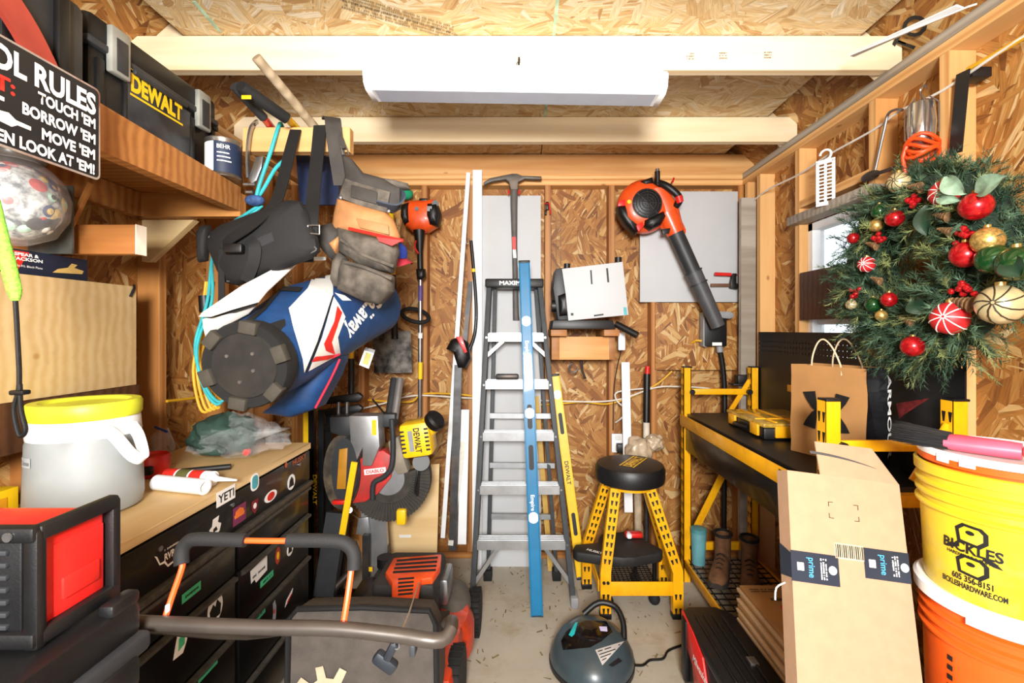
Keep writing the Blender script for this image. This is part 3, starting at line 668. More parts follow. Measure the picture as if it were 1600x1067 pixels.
tb2 = thing('shelf_case', 'dark hard case with red curved band at the near end of the shelf', 'case', (-1.27, .93, 1.99))
part('body', B().box((-1.265, .94, zf+.14), (.32, .46, .28), .02), DGR, tb2)
for y in (.84, .98, 1.10): part('rib', B().box((-1.10, y, zf+.16), (.02, .03, .22), .006), BLK, tb2)
part('red_band', B().tube([(-1.085, .72, zf+.26), (-1.07, .85, zf+.215), (-1.075, .98, zf+.13), (-1.085, 1.07, zf+.02)], .02, 10, smooth=6, flat=(.06, .012), up=(0, 0, 1)), mat('dull_red', '9c3a2c', .5), tb2)
part('top_bundle', B().ball((-1.14, .80, zf+.315), (.05, .09, .035)), mat('rag_grey', 'b5b2ac', .9), tb2)
can = thing('paint_can', 'small dented paint tin with navy and white label at the shelf end', 'paint can', (-1.125, 1.655, 1.99))
c = V((-1.068, 1.648, 1.992))
part('tin', B().lathe([(.056, 0), (.058, .004), (.0555, .008), (.0555, .122), (.058, .127), (.058, .133), (.052, .134), (.046, .127)], c, n=32), mat('tin', '8a857c', .35, .8, var=.25, dirt='6a4a30'), can)
def wrap(c, r, a0, a1, z0, z1, n=14):
    return B().grid(lambda u, v: c+V((r*math.cos(a0+(a1-a0)*u), r*math.sin(a0+(a1-a0)*u), z0+(z1-z0)*v)), n, 1)
part('label_band', wrap(c, .0563, -2.9, .9, .012, .118, 30), mat('navy_label', '1d2c46', .5, var=.15), can)
part('label_panel', wrap(c, .0568, -2.45, -1.55, .014, .116), WINK, can)
def arctext(body, c, r, amid, z, h, m, parent, wd, axis=None, name='lettering', bold=.01):
    """lettering bent round an upright cylinder, amid = outward angle of its middle"""
    o = text(body, (0, 0, 0), (1, 0, 0), (0, 0, 1), h, m, parent, wd=wd, name=name, bold=bold)
    for v in o.data.vertices:
        a = amid+v.co.x/r; rr = r+.0006; v.co = V((rr*math.cos(a), rr*math.sin(a), v.co.z))
    o.matrix_basis = Matrix.Translation(c+V((0, 0, z))); return o
arctext('BEHR', c, .0565, -1.0, .10, .014, WINK, can, .04)
for k in range(3): part('label_line', wrap(c, .0570, -1.35, -.70+.06*k, .076-.014*k, .080-.014*k, 8), WINK, can)
# sign
sg = thing('metal_sign', 'black metal sign of tool rules in white letters hung on the shelf edge', 'sign', (-.935, .86, 1.78))
xs = -.932; ya, yb2, za, zb2 = .69, 1.018, 1.783, 1.983
Ms = Matrix(((0, 0, 1, xs-.002), (1, 0, 0, (ya+yb2)/2), (0, 1, 0, (za+zb2)/2), (0, 0, 0, 1)))
part('border', B().prism(rrect(yb2-ya, zb2-za, .012), Ms, .0016), mat('worn_rim', 'a89a90', .5, .3, var=.2, dirt='7a5040'), sg)
part('face', B().prism(rrect(yb2-ya-.009, zb2-za-.009, .009), Ms, .0022), INK, sg)
def sl_(s, y0, y1, z, h, m=WINK, bold=.035): text(s, (xs+.0006, (y0+y1)/2, z), (0, 1, 0), (0, 0, 1), h, m, sg, wd=y1-y0, bold=bold)
sl_('TOOL RULES', .737, 1.006, 1.944, .042); sl_("DON'T:", .71, .846, 1.897, .026, RINK)
sl_("TOUCH 'EM", .886, 1.005, 1.903, .0205); sl_("BORROW 'EM", .858, 1.005, 1.869, .0205); sl_("MOVE 'EM", .893, 1.004, 1.8355, .0205); sl_("EVEN LOOK AT 'EM!", .79, 1.003, 1.803, .0205)
for z, y in ((1.869, .80), (1.836, .845)):
    plate('pointing_hand', [(-.035, -.008), (-.005, -.011), (.005, -.004), (.028, -.004), (.028, .003), (.002, .004), (-.01, .012), (-.035, .008)], (xs+.0005, y, z), (0, 1, 0), (0, 0, 1), WINK, sg)
# bracket stub, bin below, box and jar on it
one('bracket_stub', B().box((-1.315, 1.41, 1.728), (.295, .038, .089), .002), 'pine_old', 'stub of two by four sticking out from the left wall stud', 'lumber')
tagm(part('painted_end', B().box((-1.1665, 1.41, 1.728), (.003, .039, .09)), mat('cream_end', 'eadfcc', .7), bpy.data.objects['bracket_stub']))
bn = thing('plywood_bin', 'wall bin with a plain pale plywood front on the left wall', 'bin', (-1.4, 1.0, 1.26))
XP = -1.365
part('front_panel', B().box((XP-.006, .72, 1.434), (.012, 1.82, .346), .001), 'plywood', bn)
part('top_board', B().box(((XL+XP)/2-.006, .72, 1.599), (XP-XL-.012, 1.80, .016)), 'plywood', bn)
part('bottom_rail', B().box((XP-.02, .72, 1.19), (.03, 1.86, .14), .002), 'brown_board', bn)
part('strap_clip', B().tube([(XP+.004, 1.60, 1.57), (XP+.006, 1.614, 1.60), (XP-.004, 1.625, 1.612)], .004, 8), INK, bn)
bx = thing('plane_box', 'navy and red cardboard box with white lettering lying on the plywood bin', 'box', (-1.23, 1.1, 1.584))
part('carton', B().box((-1.402, 1.265, 1.6405), (.07, .37, .066), .001), mat('navy_card', '1b2236', .5), bx)
plate('red_print', [(-.16, -.028), (-.02, -.028), (.012, .028), (-.16, .028)], (-1.3665, 1.2650, 1.6405), (0, 1, 0), (0, 0, 1), RINK, bx)
plate('crest', ell(.018, .022), (-1.3658, 1.2081, 1.6530), (0, 1, 0), (0, 0, 1), WINK, bx)
text('SPEAR &\nJACKSON', (-1.3657, 1.2741, 1.6530), (0, 1, 0), (0, 0, 1), .024, WINK, bx, wd=.075, bold=.03)
text('No.9½ Block Plane', (-1.3657, 1.2764, 1.6291), (0, 1, 0), (0, 0, 1), .006, WINK, bx, wd=.07)
plate('tool_picture', [(-.045, -.016), (.045, -.010), (.05, .0), (.02, .006), (.03, .016), (.012, .018), (.0, .004), (-.03, -.004)], (-1.3659, 1.3844, 1.6371), (0, 1, 0), (0, 0, 1), mat('brass_print', 'c9a860', .5), bx)
jr = thing('sticker_jar', 'clear plastic globe jar packed with round stickers on the left', 'jar', (-1.325, 1.2, 1.675))
jc = V((-1.325, 1.20, 1.787)); JR = .104
part('sticker_fill', B().ball(jc, JR*.93, n=24), mat('paper_mix', 'b9bdb8', .6, var=.5, vscale=45, col2='3a4048'), jr)
random.seed(5)
SC = [mat('sticker_%s' % k, h_, .45, var=.25, vscale=90) for k, h_ in (('red', 'c2352e'), ('white', 'e6e6e0'), ('mint', 'a9d4bd'), ('navy', '27345c'), ('pink', 'd9a5a0'), ('black', '2a2a2c'), ('gold', 'c4a75a'))]
for k in range(46):
    th = random.uniform(-.9, 1.2); ph = random.uniform(-2.3, .5); n_ = V((math.cos(th)*math.cos(ph), math.cos(th)*math.sin(ph), math.sin(th))); r = random.uniform(.011, .021)
    o = part('sticker', B().lathe([(r, -.004), (r*.6, -.0008), (.0005, .0)], jc+n_*JR*(.955+.0006*k), n_, 14, cap=False), SC[k % 7], jr)
    if k % 2: part('sticker_mark', B().lathe([(r*.55, -.0006), (.0005, .0006)], jc+n_*JR*(.958+.0006*k), n_, 10, cap=False), SC[(k+3) % 7], o)
part('globe', B().lathe([(.03, -.110), (.08, -.085), (.107, -.034), (.112, .017), (.099, .062), (.070, .095), (.054, .104), (.056, .113)], jc, n=30, cap=False), clear('clear_plastic', alpha=.16), jr)
part('lid', B().lathe([(.058, .107), (.062, .113), (.062, .13), (.05, .135)], jc, n=24), mat('smoke_plastic', '6a665e', .3), jr)
one('dark_sleeve', B().box((-1.375, 1.345, 1.775), (.13, .01, .20), .004), mat('smoky_film', '4a4c48', .3, var=.3), 'smoky plastic sleeve standing behind the sticker jar', 'sleeve')
one('wood_slat', B().bar(W(88, 399, 1.378), W(143, 286, 1.36), .012, .012), 'pine_old', 'thin brown wooden slat leaning between the bin and the sign', 'slat')
bg_ = thing('bungee_cord', 'lime green braided bungee handle with a black cord loop at far left', 'cord', W(25, 470, .95))
part('braid', B().tube([W(-12, 300, .95), W(2, 365, .95), W(12, 410, .95), W(22, 452, .95), W(24, 470, .95)], [.009, .011, .013, .012, .006], 12, smooth=6), mat('lime_braid', '8fe04a', .75, var=.3, vscale=150, bump=.8, bscale=260), bg_)
part('cord_loop', B().tube([W(24, 468, .95), W(27, 520, .95), W(30, 600, .95), W(22, 640, .95), W(30, 680, .95), W(40, 672, .95), W(33, 640, .95), W(31, 600, .95)], .0042, 8, smooth=6), BLK, bg_)
part('toggle', B().box(W(31, 613, .95), (.03, .018, .01), .003), BLK, bg_)
# ------------------------------------------------ tool chest
ch = thing('tool_chest', 'long black drawer chest with wooden top covered in stickers', 'tool chest', (-1.2, 1.44, 0))
CX0, CX1, CY0, CY1 = -1.455, -.955, .835, 2.05
part('cabinet', B().box(((CX0+CX1)/2, (CY0+CY1)/2, .50), (CX1-CX0-.006, CY1-CY0, .84), .004), BLKM, ch)
board('wood_top', ((CX0+CX1)/2+.004, CY0, .937), ((CX0+CX1)/2+.004, CY1+.012, .937), CX1-CX0+.01, .026, 'plywood', ch, up=(1, 0, 0))
XD = CX1+.012
GL = mat('dusty_grip', '4d4a44', .5, .3, var=.3, vscale=40)
def drawer(y0, y1, z0, z1):
    d_ = part('drawer', B().box((CX1+.005, (y0+y1)/2, (z0+z1)/2), (.014, y1-y0, z1-z0), .003), BLKM, ch)
    part('grip_lip', B().hexa([(CX1+.012, y0+.01, z1-.02), (CX1+.028, y0+.01, z1-.012), (CX1+.028, y1-.01, z1-.012), (CX1+.012, y1-.01, z1-.02), (CX1+.012, y0+.01, z1), (CX1+.028, y0+.01, z1-.002), (CX1+.028, y1-.01, z1-.002), (CX1+.012, y1-.01, z1)]), GL, d_)
part('top_rail', B().box((CX1+.005, (CY0+CY1)/2, .856), (.014, CY1-CY0-.01, .125), .003), BLKM, ch)
part('rail_ledge', B().box((CX1+.014, (CY0+CY1)/2, .781), (.03, CY1-CY0-.02, .02), .004), GL, ch)
for y0, y1 in ((CY0+.02, 1.515), (1.535, CY1-.015)):
    for z0, z1 in ((.655, .768), (.470, .648), (.258, .463), (.085, .251)): drawer(y0, y1, z0, z1)
for y in (.9, 1.2, 1.5, 1.95): part('lock', B().cyl((CX1+.010, y, .885), (CX1+.015, y, .885), .007, n=12), STL, ch)
for x in (-1.38, -1.03):
    for y in (.93, 1.95): part('caster', B().cyl((x-.014, y, .04), (x+.014, y, .04), .04, n=20), RUB, ch)
def stk(px, py, poly, m, txt=None, tm=INK, th=None, tw=None, nm='sticker', off=0, inner=None):
    X = XD+.0005+off; p = WX(px, py, X); o = plate(nm, poly, p, (0, 1, 0), (0, 0, 1), m, ch)
    if inner: plate('sticker_print', inner[0], p+V((.0007, 0, 0)), (0, 1, 0), (0, 0, 1), inner[1], o)
    if isinstance(txt, tuple): marks(p+V((.0006, 0, 0)), (0, 1, 0), (0, 0, 1), th, tw, tm, o, 1, txt[1])
    elif txt: text(txt, p+V((.001, 0, 0)), (0, 1, 0), (0, 0, 1), th, tm, o, wd=tw, bold=.02)
TEAL = mat('teal_ink', '4fa3b0', .5); PUR = mat('plum_ink', '7a2f55', .5, var=.1)
stk(353, 774, rect(.092, .046), WINK, 'YETI', INK, .026, .078)
text('HUSKY', WX(468, 717, XD+.0005), (0, 1, 0), (0, 0, 1), .02, mat('copper_ink', 'b5613c', .4, .3), ch, wd=.12, bold=.03)
plate('logo_mark', [(-.012, 0), (0, .014), (.012, 0), (.004, -.012), (-.006, -.01)], WX(447, 726, XD+.0005), (0, 1, 0), (0, 0, 1), MATS['copper_ink'], ch)
stk(398, 753, rrect(.05, .06, .02), WINK, inner=(rrect(.036, .046, .014), TEAL)); stk(423, 775, ell(.085, .04), WINK, inner=(ell(.05, .03), RINK)); stk(455, 753, ell(.062, .062), WINK, inner=([(-.02, -.018), (.02, -.018), (.014, .01), (0, .022), (-.014, .01)], INK))
stk(374, 803, rect(.07, .06), PUR, ('m', 1), YINK, .012, .055, inner=([(-.026, -.008), (.026, -.008), (.02, .014), (0, .022), (-.02, .014)], mat('sunset_ink', 'e8762c', .5)))
stk(398, 790, [(-.02, .02), (.02, .02), (.018, -.01), (0, -.028), (-.018, -.01)], mat('maroon_ink', '7a2028', .5), inner=(ell(.018, .02), WINK))
stk(336, 823, [(-.022, -.02), (-.005, -.028), (.02, -.02), (.028, 0), (.012, .01), (.018, .028), (-.01, .026), (-.014, .006), (-.026, .0)], WINK, inner=([(-.01, -.015), (.01, -.012), (.004, 0), (-.01, -.004)], INK))
stk(262, 868, [(-.045, .02), (-.04, .012), (-.028, -.012), (-.012, -.014), (.0, -.03), (.036, -.026), (.036, -.022), (.0, -.024), (-.01, -.008), (-.026, -.008), (-.036, .014)], WINK); text('RVRH', WX(268, 864, XD+.001), (0, 1, 0), (0, 0, 1), .018, WINK, ch, wd=.05, bold=.03); marks(WX(268, 853, XD+.0005), (0, 1, 0), (0, 0, 1), .008, .05, WINK, ch, 1, 5)
stk(299, 925, rect(.075, .026), GRN, ('m', 2), INK, .012, .05); stk(417, 904, rect(.085, .024), GRN, ('m', 3), INK, .013, .055); stk(404, 962, rect(.085, .024), GRN, ('m', 4), INK, .013, .055); stk(325, 1045, rect(.085, .026), GRN, ('m', 6), INK, .013, .055)
stk(405, 893, [(-.055, .03), (.05, .036), (.05, -.02), (-.02, -.028), (-.03, -.012), (-.05, -.016)], WINK, ('m', 7), INK, .016, .085)
stk(336, 950, ell(.07, .09), WINK, inner=([(-.022, -.03), (.022, -.03), (.026, .0), (.008, .022), (0, .004), (-.01, .016), (-.026, .0)], INK))
stk(283, 1003, [(-.03, -.03), (.006, -.034), (.02, -.01), (.034, .03), (-.012, .034), (-.02, .01)], WINK, inner=([(-.012, -.018), (.012, -.012), (.012, .02), (-.01, .014)], GRN))
stk(434, 868, ell(.036, .066), mat('brick_ink', 'a83a24', .5), inner=(ell(.016, .03), YINK)); stk(453, 858, ell(.05, .05), WINK, inner=([(-.014, -.012), (.014, -.014), (.01, .014), (-.012, .012)], INK))
stk(451, 936, [(-.03, -.016), (.024, .006), (.034, .026), (-.018, .006)], WINK, inner=([(-.016, -.012), (.02, .004), (.022, .012), (-.012, -.002)], RINK)); stk(428, 955, [(-.014, -.04), (.012, -.034), (.016, .01), (.006, .04), (-.008, .034), (-.004, 0)], mat('grey_ink', '9aa0a6', .5), inner=(ell(.01, .02), RINK))
# jug cooler
cj = thing('jug_cooler', 'round grey drink cooler with lime yellow lid and white handle', 'cooler', (-1.235, 1.375, .951))
c = V((-1.224, 1.295, .951))
part('body', B().lathe([(0.1106, 0), (0.1221, .008), (0.1266, .03), (0.1221, .20), (0.1186, .212)], c, n=40), mat('pale_grey_plastic', '949a9b', .5, var=.04), cj)
part('shoulder', B().lathe([(0.1204, .212), (0.1212, .218), (0.1186, .255), (0.1150, .262)], c, n=40), WHT, cj)
part('lid', B().lathe([(0.1186, .262), (0.1221, .268), (0.1230, .298), (0.1186, .306), (0.0974, .306), (0.0885, .298), (.02, .296)], c, n=40), mat('lime_plastic', 'dbe036', .45, var=.05), cj)
a0 = -.25
hp = [c+V((.118*math.cos(a0+da), .118*math.sin(a0+da), .235))+V((k, -k*.2, dz)) for da, k, dz in ((-.28, .004, .004), (-.22, .03, -.02), (-.1, .062, -.07), (.1, .068, -.082), (.25, .035, -.03), (.3, .004, .0))]
part('handle', B().tube(hp, .01, 10, smooth=5, flat=(.026, .014)), WHT, cj)
part('badge', wrap(c, .1255, -2.15, -1.80, .15, .175), mat('badge_grey', 'aab0b2', .5), cj); arctext('Coleman', c, .126, -1.97, .162, .012, mat('badge_ink', '7a8286', .5), cj, .035)
# caulk tubes
def caulk(p0, p1, label, band):
    p0, p1 = V(p0), V(p1); d_ = (p1-p0).normalized(); L = (p1-p0).length
    t_ = thing('caulk_tube', label, 'caulk tube', p0-V((0, 0, .024)), 'caulk tubes')
    part('barrel', B().lathe([(.018, .0), (.0235, .001), (.0235, L), (.017, L+.002), (.016, L-.008)], p0, d_, 24), WHT, t_)
    if band: part('nozzle', B().lathe([(.02, 0), (.011, -.01), (.008, -.02), (.003, -.085)], p0, d_, 14), WHT, t_)
    else: part('plunger', B().lathe([(.020, .0), (.020, .004)], p0+d_*(L-.01), d_, 20), mat('plunger_white', 'dfe2e4', .5), t_)
    for k, m in enumerate(band): part('label_band', B().lathe([(.0238, .03+k*.05), (.0238, .03+k*.05+.044)], p0, d_, 24, cap=False), m, t_)
zc = .975
a_ = WZ(318, 765, zc); caulk((-1.15, 1.45, zc), (-.968, 1.405, zc), 'white sealant tube lying nearest the front edge of the wooden top', [])
caulk((-.995, 1.485, zc), (-1.16, 1.515, zc), 'sealant tube with red striped label and nozzle toward the room', [RINK, mat('olive_ink', '5a5a30', .5), RINK])
one('marker_stick', B().cyl((-1.19, 1.60, .962), (-1.05, 1.66, .962), .010), INK, 'black dotted marker lying behind the sealant tubes', 'marker')
rc = thing('red_tin', 'low red tin with black clasp behind the sealant tubes', 'tin', (-1.29, 1.72, .951))
rq = V((-1.295, 1.60, .951)); part('tin_body', B().lathe([(.055, 0), (.06, .01), (.06, .065), (.056, .07), (.05, .06)], rq, n=26), RED, rc); part('clasp', B().box(rq+V((.03, -.052, .03)), (.045, .02, .03), .006), BLK, rc)
# clear bags
def crumple(c, r, amp, seed, n=26):
    b = bmesh.new(); bmesh.ops.create_icosphere(b, subdivisions=4, radius=1)
    for v in b.verts:
        k = 1+amp*(noise.noise(v.co*2.2+V((seed, 0, 0)))+.6*abs(noise.noise(v.co*5+V((0, seed, 0)))))
        v.co = V((v.co.x*r[0]*k, v.co.y*r[1]*k, max(v.co.z*r[2]*k, -r[2]*.55)))+V(c)
    return B().merge(b)
pb = thing('clear_bag', 'crumpled clear plastic bag holding a dark green bundle on the wooden top', 'plastic bag', (-1.16, 1.85, .951))
pcn = V((-1.165, 1.84, 1.012))
part('green_bundle', crumple(pcn+V((-.03, .0, .012)), (.115, .105, .085), .35, 3), mat('dark_green_cloth', '2a453b', .7, var=.3), pb)
part('red_cap', B().cyl(pcn+V((.10, -.05, -.03)), pcn+V((.10, -.065, -.03)), .012), RED, pb)
part('film', crumple(pcn+V((.035, 0, .006)), (.150, .12, .085), .40, 9), clear('bag_film', 'f2f5f6', .07, .11), pb, ang=18)
part('film_tail', B().grid(lambda u, v: pcn+V((.12+.12*v, -.02+.10*(u-.5)*(1-.5*v), .03+.02*math.sin(u*14)*(1-v)+.02*v)), 12, 6), MATS['bag_film'], pb)
zb_ = thing('zip_bag', 'small zip bag with blue seal beside the green bundle', 'plastic bag', (-1.405, 1.80, .951))
part('film', crumple((-1.405, 1.80, .992), (.036, .036, .07), .3, 4), MATS['bag_film'], zb_, ang=18); part('blue_seal', B().bar((-1.435, 1.80, 1.075), (-1.37, 1.78, 1.06), .008, .003), mat('blue_seal', '2c50a8', .4), zb_)
yb_ = thing('yellow_box', 'yellow fastener box at the back of the wooden top', 'box', (-1.4, 1.2, .951))
part('carton', B().box((-1.405, 1.16, .993), (.10, .16, .083), .002), YELP, yb_); part('panel_print', B().box((-1.353, 1.16, .99), (.001, .10, .05)), mat('ochre_ink', 'c98a12', .5), yb_)
# black rolling box and red tool case
rb = thing('rolling_box', 'low black rolling toolbox with grey side in the left foreground', 'toolbox', (-.9, .4, 0))
part('body', B().box((-.90, .41, .515), (.588, .60, .93), .015), mat('slate_panel', '4a4d55', .45, var=.08), rb)
part('lid', B().box((-.90, .41, 1.01), (.62, .62, .06), .015), BLK, rb)
part('lid_lip', B().box((-.592, .41, .975), (.03, .62, .03), .008), DGR, rb)
part('latch', B().box((-.603, .69, 1.045), (.024, .05, .02), .006), BLK, rb); part('latch', B().box((-.597, .66, .945), (.05, .07, .05), .01), BLK, rb)
plate('warning_print', [(-.03, -.02), (.03, -.02), (0, .03)], (-.6055, .59, .72), (0, 1, 0), (0, 0, 1), RINK, rb); plate('side_label', rect(.02, .12), (-.6055, .69, .74), (0, 1, 0), (0, 0, 1), WINK, rb)
rd = thing('red_case', 'red tool organiser with black corner frame in the left foreground', 'tool case', (-.8, .65, 1.04))
X1r, Yn, Yf, zl, zh = -.634, .602, .705, 1.041, 1.197
part('shell', B().box((X1r-.17, (Yn+Yf)/2, (zl+zh)/2), (.34, Yf-Yn-.008, zh-zl-.02), .008), RED, rd)
part('side_panel', B().box((X1r-.002, (Yn+Yf)/2+.006, (zl+zh)/2-.004), (.008, .075, .10), .003), RED, rd)
part('side_panel_rib', B().box((X1r+.002, (Yn+Yf)/2+.006, (zl+zh)/2-.02), (.006, .055, .03), .002), RED, rd)
for z in (zl+.014, zh-.006):
    part('frame_bar', B().bar((X1r+.004, Yn-.006, z), (X1r+.004, Yf+.008, z), .021, .018, bev=.005), BLK, rd)
    part('frame_bar', B().bar((X1r-.34, Yn-.006, z), (X1r+.01, Yn-.006, z), .021, .018, up=(0, 0, 1), bev=.005), BLK, rd)
for y in (Yn-.004, Yf+.004): part('corner_post', B().box((X1r+.002, y, (zl+zh)/2), (.02, .015, zh-zl), .005), BLK, rd)
part('front_grille', B().box((X1r-.18, Yn-.001, (zl+zh)/2), (.33, .008, zh-zl-.03), .003), BLK, rd)
for k in range(7): part('grille_bar', B().box((X1r-.18, Yn-.007, zl+.03+k*.016), (.30, .006, .006), .001), DGR, rd)
part('screw', B().cyl((X1r-.02, Yn-.018, zh-.006), (X1r-.02, Yn-.016, zh-.006), .006), STL, rd)
# ============================================================ HUNG GEAR AND BACK WALL
from mathutils.bvhtree import BVHTree
def slab(poly, Y, t, bev=.003, b=None):
    """upright board/leather shape: outline at distance Y, real thickness t"""
    p = [W(x, y, Y) for x, y in poly]; M = Matrix(((1, 0, 0, 0), (0, 0, 1, Y), (0, 1, 0, 0), (0, 0, 0, 1)))
    return (b or B()).prism([(q.x, q.z) for q in p], M, t, bev)
def pillow(poly, Y, t, back=.4, b=None, tilt=0):
    """stuffed shape: bulges toward the room by t, flat behind"""
    n = len(poly); cxp = sum(p[0] for p in poly)/n; cyp = sum(p[1] for p in poly)/n
    fine = []
    for i in range(n):
        p0, p1, p2, p3 = [V(poly[(i+k-1) % n]) for k in range(4)]
        for q in range(4):
            u = q/4; fine.append(.5*((2*p1)+(p2-p0)*u*.6+((2*p0-5*p1+4*p2-p3)*.6+(p2-p1)*2.0*0)*u*u*.0+0*p3) if False else p1.lerp(p2, u))
    rings = []
    for dy, k in ((t*back, .96), (t*.12, 1.0), (-t*.30, .97), (-t*.62, .86), (-t*.88, .62), (-t, .3)):
        rings.append([W(cxp+(x-cxp)*k, cyp+(y-cyp)*k, Y)+V((0, dy+tilt*(y-cyp)*.001, 0)) for x, y in fine])
    return (b or B()).loft(rings)
def strap(name, pts, wd, th, m, parent, up=(1, 0, 0), sm=5): return part(name, B().tube(pts, .01, smooth=sm, flat=(wd, th), up=up), m, parent)
def decal(name, poly, target, m, parent, off=.002, div=3, both=None):
    """print lying on a curved surface: outline found on that surface and lifted a hair"""
    mw = target.matrix_basis; bv = BVHTree.FromPolygons([mw @ v.co for v in target.data.vertices], [p.vertices[:] for p in target.data.polygons])
    b = bmesh.new(); f = b.faces.new([b.verts.new((x, y, 0)) for x, y in poly]); bmesh.ops.triangulate(b, faces=[f])
    for _ in range(div): bmesh.ops.subdivide_edges(b, edges=b.edges[:], cuts=1, use_grid_fill=True)
    bmesh.ops.triangulate(b, faces=b.faces[:]); cam0 = V((0, 0, CH)); bad = []
    for v in b.verts:
        d_ = (W(v.co.x, v.co.y, 1)-cam0).normalized(); h = bv.ray_cast(cam0, d_)
        if h[0] is None: bad.append(v); continue
        v.co = h[0]+h[1]*(off if h[1].dot(d_) < 0 else -off)
    if bad: bmesh.ops.delete(b, geom=bad, context='VERTS')
    return part(name, B().merge(b), m, parent, ang=180)
NVY = mat('navy_fabric', '173f70', .55, var=.18, vscale=20, bump=.3, bscale=300)
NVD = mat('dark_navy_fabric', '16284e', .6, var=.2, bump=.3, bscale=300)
WFB = mat('white_vinyl', 'dcdad4', .5, var=.06, vscale=6, bump=.25, bscale=30)
NYL = mat('black_nylon', '09090a', .75, var=.25, bump=.5, bscale=400)
# ---------------- golf bag
gb = thing('golf_bag', 'blue and white golf bag with black base hung sideways from straps', 'golf bag', W(385, 560, 1.5))
spec = [(384, 571, 1.345, .118), (386, 570, 1.37, .122), (425, 550, 1.47, .138), (480, 512, 1.66, .160), (540, 486, 1.88, .155), (588, 474, 2.05, .13)]
cs = [W(a, b_, y) for a, b_, y, r in spec]; rings = []
for i, (a, b_, y, r) in enumerate(spec):
    t_ = (cs[min(i+1, 5)]-cs[max(i-1, 0)]).normalized()
    if i < 2: t_ = V((.02, .98, .12)).normalized()
    x_ = t_.cross(V((0, 0, 1))).normalized(); u_ = x_.cross(t_)
    rings.append([cs[i]+(x_*math.cos(2*PI*k/32)+u_*math.sin(2*PI*k/32))*r for k in range(32)])
body = part('bag_body', B().loft(rings), NVY, gb, ang=60)
ax = V((.02, .98, .12)).normalized(); bc = W(383, 571, 1.33)
part('base_cup', B().lathe([(.10, -.002), (.124, -.004), (.128, .004), (.128, .05), (.124, .058)], bc, ax, 40), RUB, gb)
part('base_plate', B().lathe([(.098, -.001), (.094, -.006), (.0, -.006)], bc, ax, 36, cap=False), mat('scuffed_black', '1a1715', .7, var=.35, vscale=25, dirt='27221c'), gb)
bxv = ax.cross(V((0, 0, 1))).normalized(); buv = bxv.cross(ax)
for k in range(6):
    a = math.radians(18+60*k); p = bc+(bxv*math.cos(a)+buv*math.sin(a))*.113; M = Matrix((bxv*math.cos(a)+buv*math.sin(a), -bxv*math.sin(a)+buv*math.cos(a), ax)).transposed().to_4x4(); M.translation = p-ax*.004
    part('foot_block', B().box((0, 0, 0), (.036, .05, .03), .004, M), mat('worn_rubber', '38342c', .85, var=.3), gb)
for a, r in ((.9, .045), (2.6, .055), (4.4, .05), (5.8, .03)):
    p = bc+(bxv*math.cos(a)+buv*math.sin(a))*r; part('rivet', B().lathe([(.006, -.005), (.005, -.009), (.001, -.009)], p, ax, 12), STL, gb)
o = 300, 380; q = lambda L: [(300+x/3.811, 380+y/3.811) for x, y in L]
decal('white_side_panel', q([(575, 390), (690, 270), (720, 200), (800, 150), (838, 200), (838, 310), (770, 520), (665, 770), (655, 690), (600, 500)]), body, WFB, gb, .003)
decal('white_side_panel', q([(842, 320), (875, 370), (910, 440), (865, 560), (880, 655), (800, 700), (690, 760), (770, 560)]), body, WFB, gb, .003)
decal('red_stripe', q([(860, 375), (888, 415), (865, 480), (825, 590), (845, 660), (790, 640), (778, 600), (840, 470)]), body, RINK, gb, .005)
decal('red_stripe', q([(725, 675), (880, 655), (800, 690), (705, 705)]), body, RINK, gb, .005)
decal('piping', q([(832, 315), (839, 315), (745, 600), (675, 765), (668, 765), (738, 590)]), body, NYL, gb, .005)
decal('black_band', q([(310, 468), (400, 400), (640, 130), (690, 110), (560, 250), (440, 400), (345, 480)]), body, NYL, gb, .003)
decal('black_band', q([(460, 270), (560, 265), (660, 270), (640, 298), (540, 290), (460, 292)]), body, NYL, gb, .006)
decal('velcro_tab', q([(440, 490), (550, 455), (555, 490), (515, 530)]), body, NYL, gb, .004)
tx = text('Callaway', (0, 0, 0), (1, 0, 0), (0, 0, 1), .05, WINK, gb, bold=.03, shear=.35)
# lettering runs down the far end of the bag, toward the mouth
tx.matrix_basis = Matrix.Translation(V((0, 0, 0)))
mw = body.matrix_basis; bv = BVHTree.FromPolygons([mw @ v.co for v in body.data.vertices], [p.vertices[:] for p in body.data.polygons])
xs_ = [v.co.x for v in tx.data.vertices]; wd_ = max(xs_)-min(xs_)
for v in tx.data.vertices:
    u_ = (v.co.x-min(xs_))/wd_; h_ = v.co.z/.05
    px, py = 594-50*u_+h_*17, 462+64*u_+h_*15
    d_ = (W(px, py, 1)-V((0, 0, CH))).normalized(); h = bv.ray_cast(V((0, 0, CH)), d_)
    v.co = (h[0]-d_*.004) if h[0] else W(px, py, 2.0)
decal('white_chevron', q([(845, 300), (905, 315), (945, 345), (890, 345)]), body, WINK, gb, .005)
pk = part('ball_pocket', pillow(q([(470, 985), (640, 820), (700, 770), (800, 730), (890, 670), (850, 790), (740, 985), (600, 1035), (430, 1010)]), 1.66, .07, 1.2), NVY, gb)
part('pocket_zip', B().tube([W(300+x/3.811, 380+y/3.811, 1.60) for x, y in ((880, 690), (830, 800), (735, 980))], .004, 8, smooth=4), mat('red_piping', 'c8203a', .5), gb)
part('pocket_zip', B().tube([W(300+x/3.811, 380+y/3.811, 1.58) for x, y in ((620, 805), (665, 770), (700, 745), (880, 660))], .004, 8, smooth=4), MATS['red_piping'], gb)
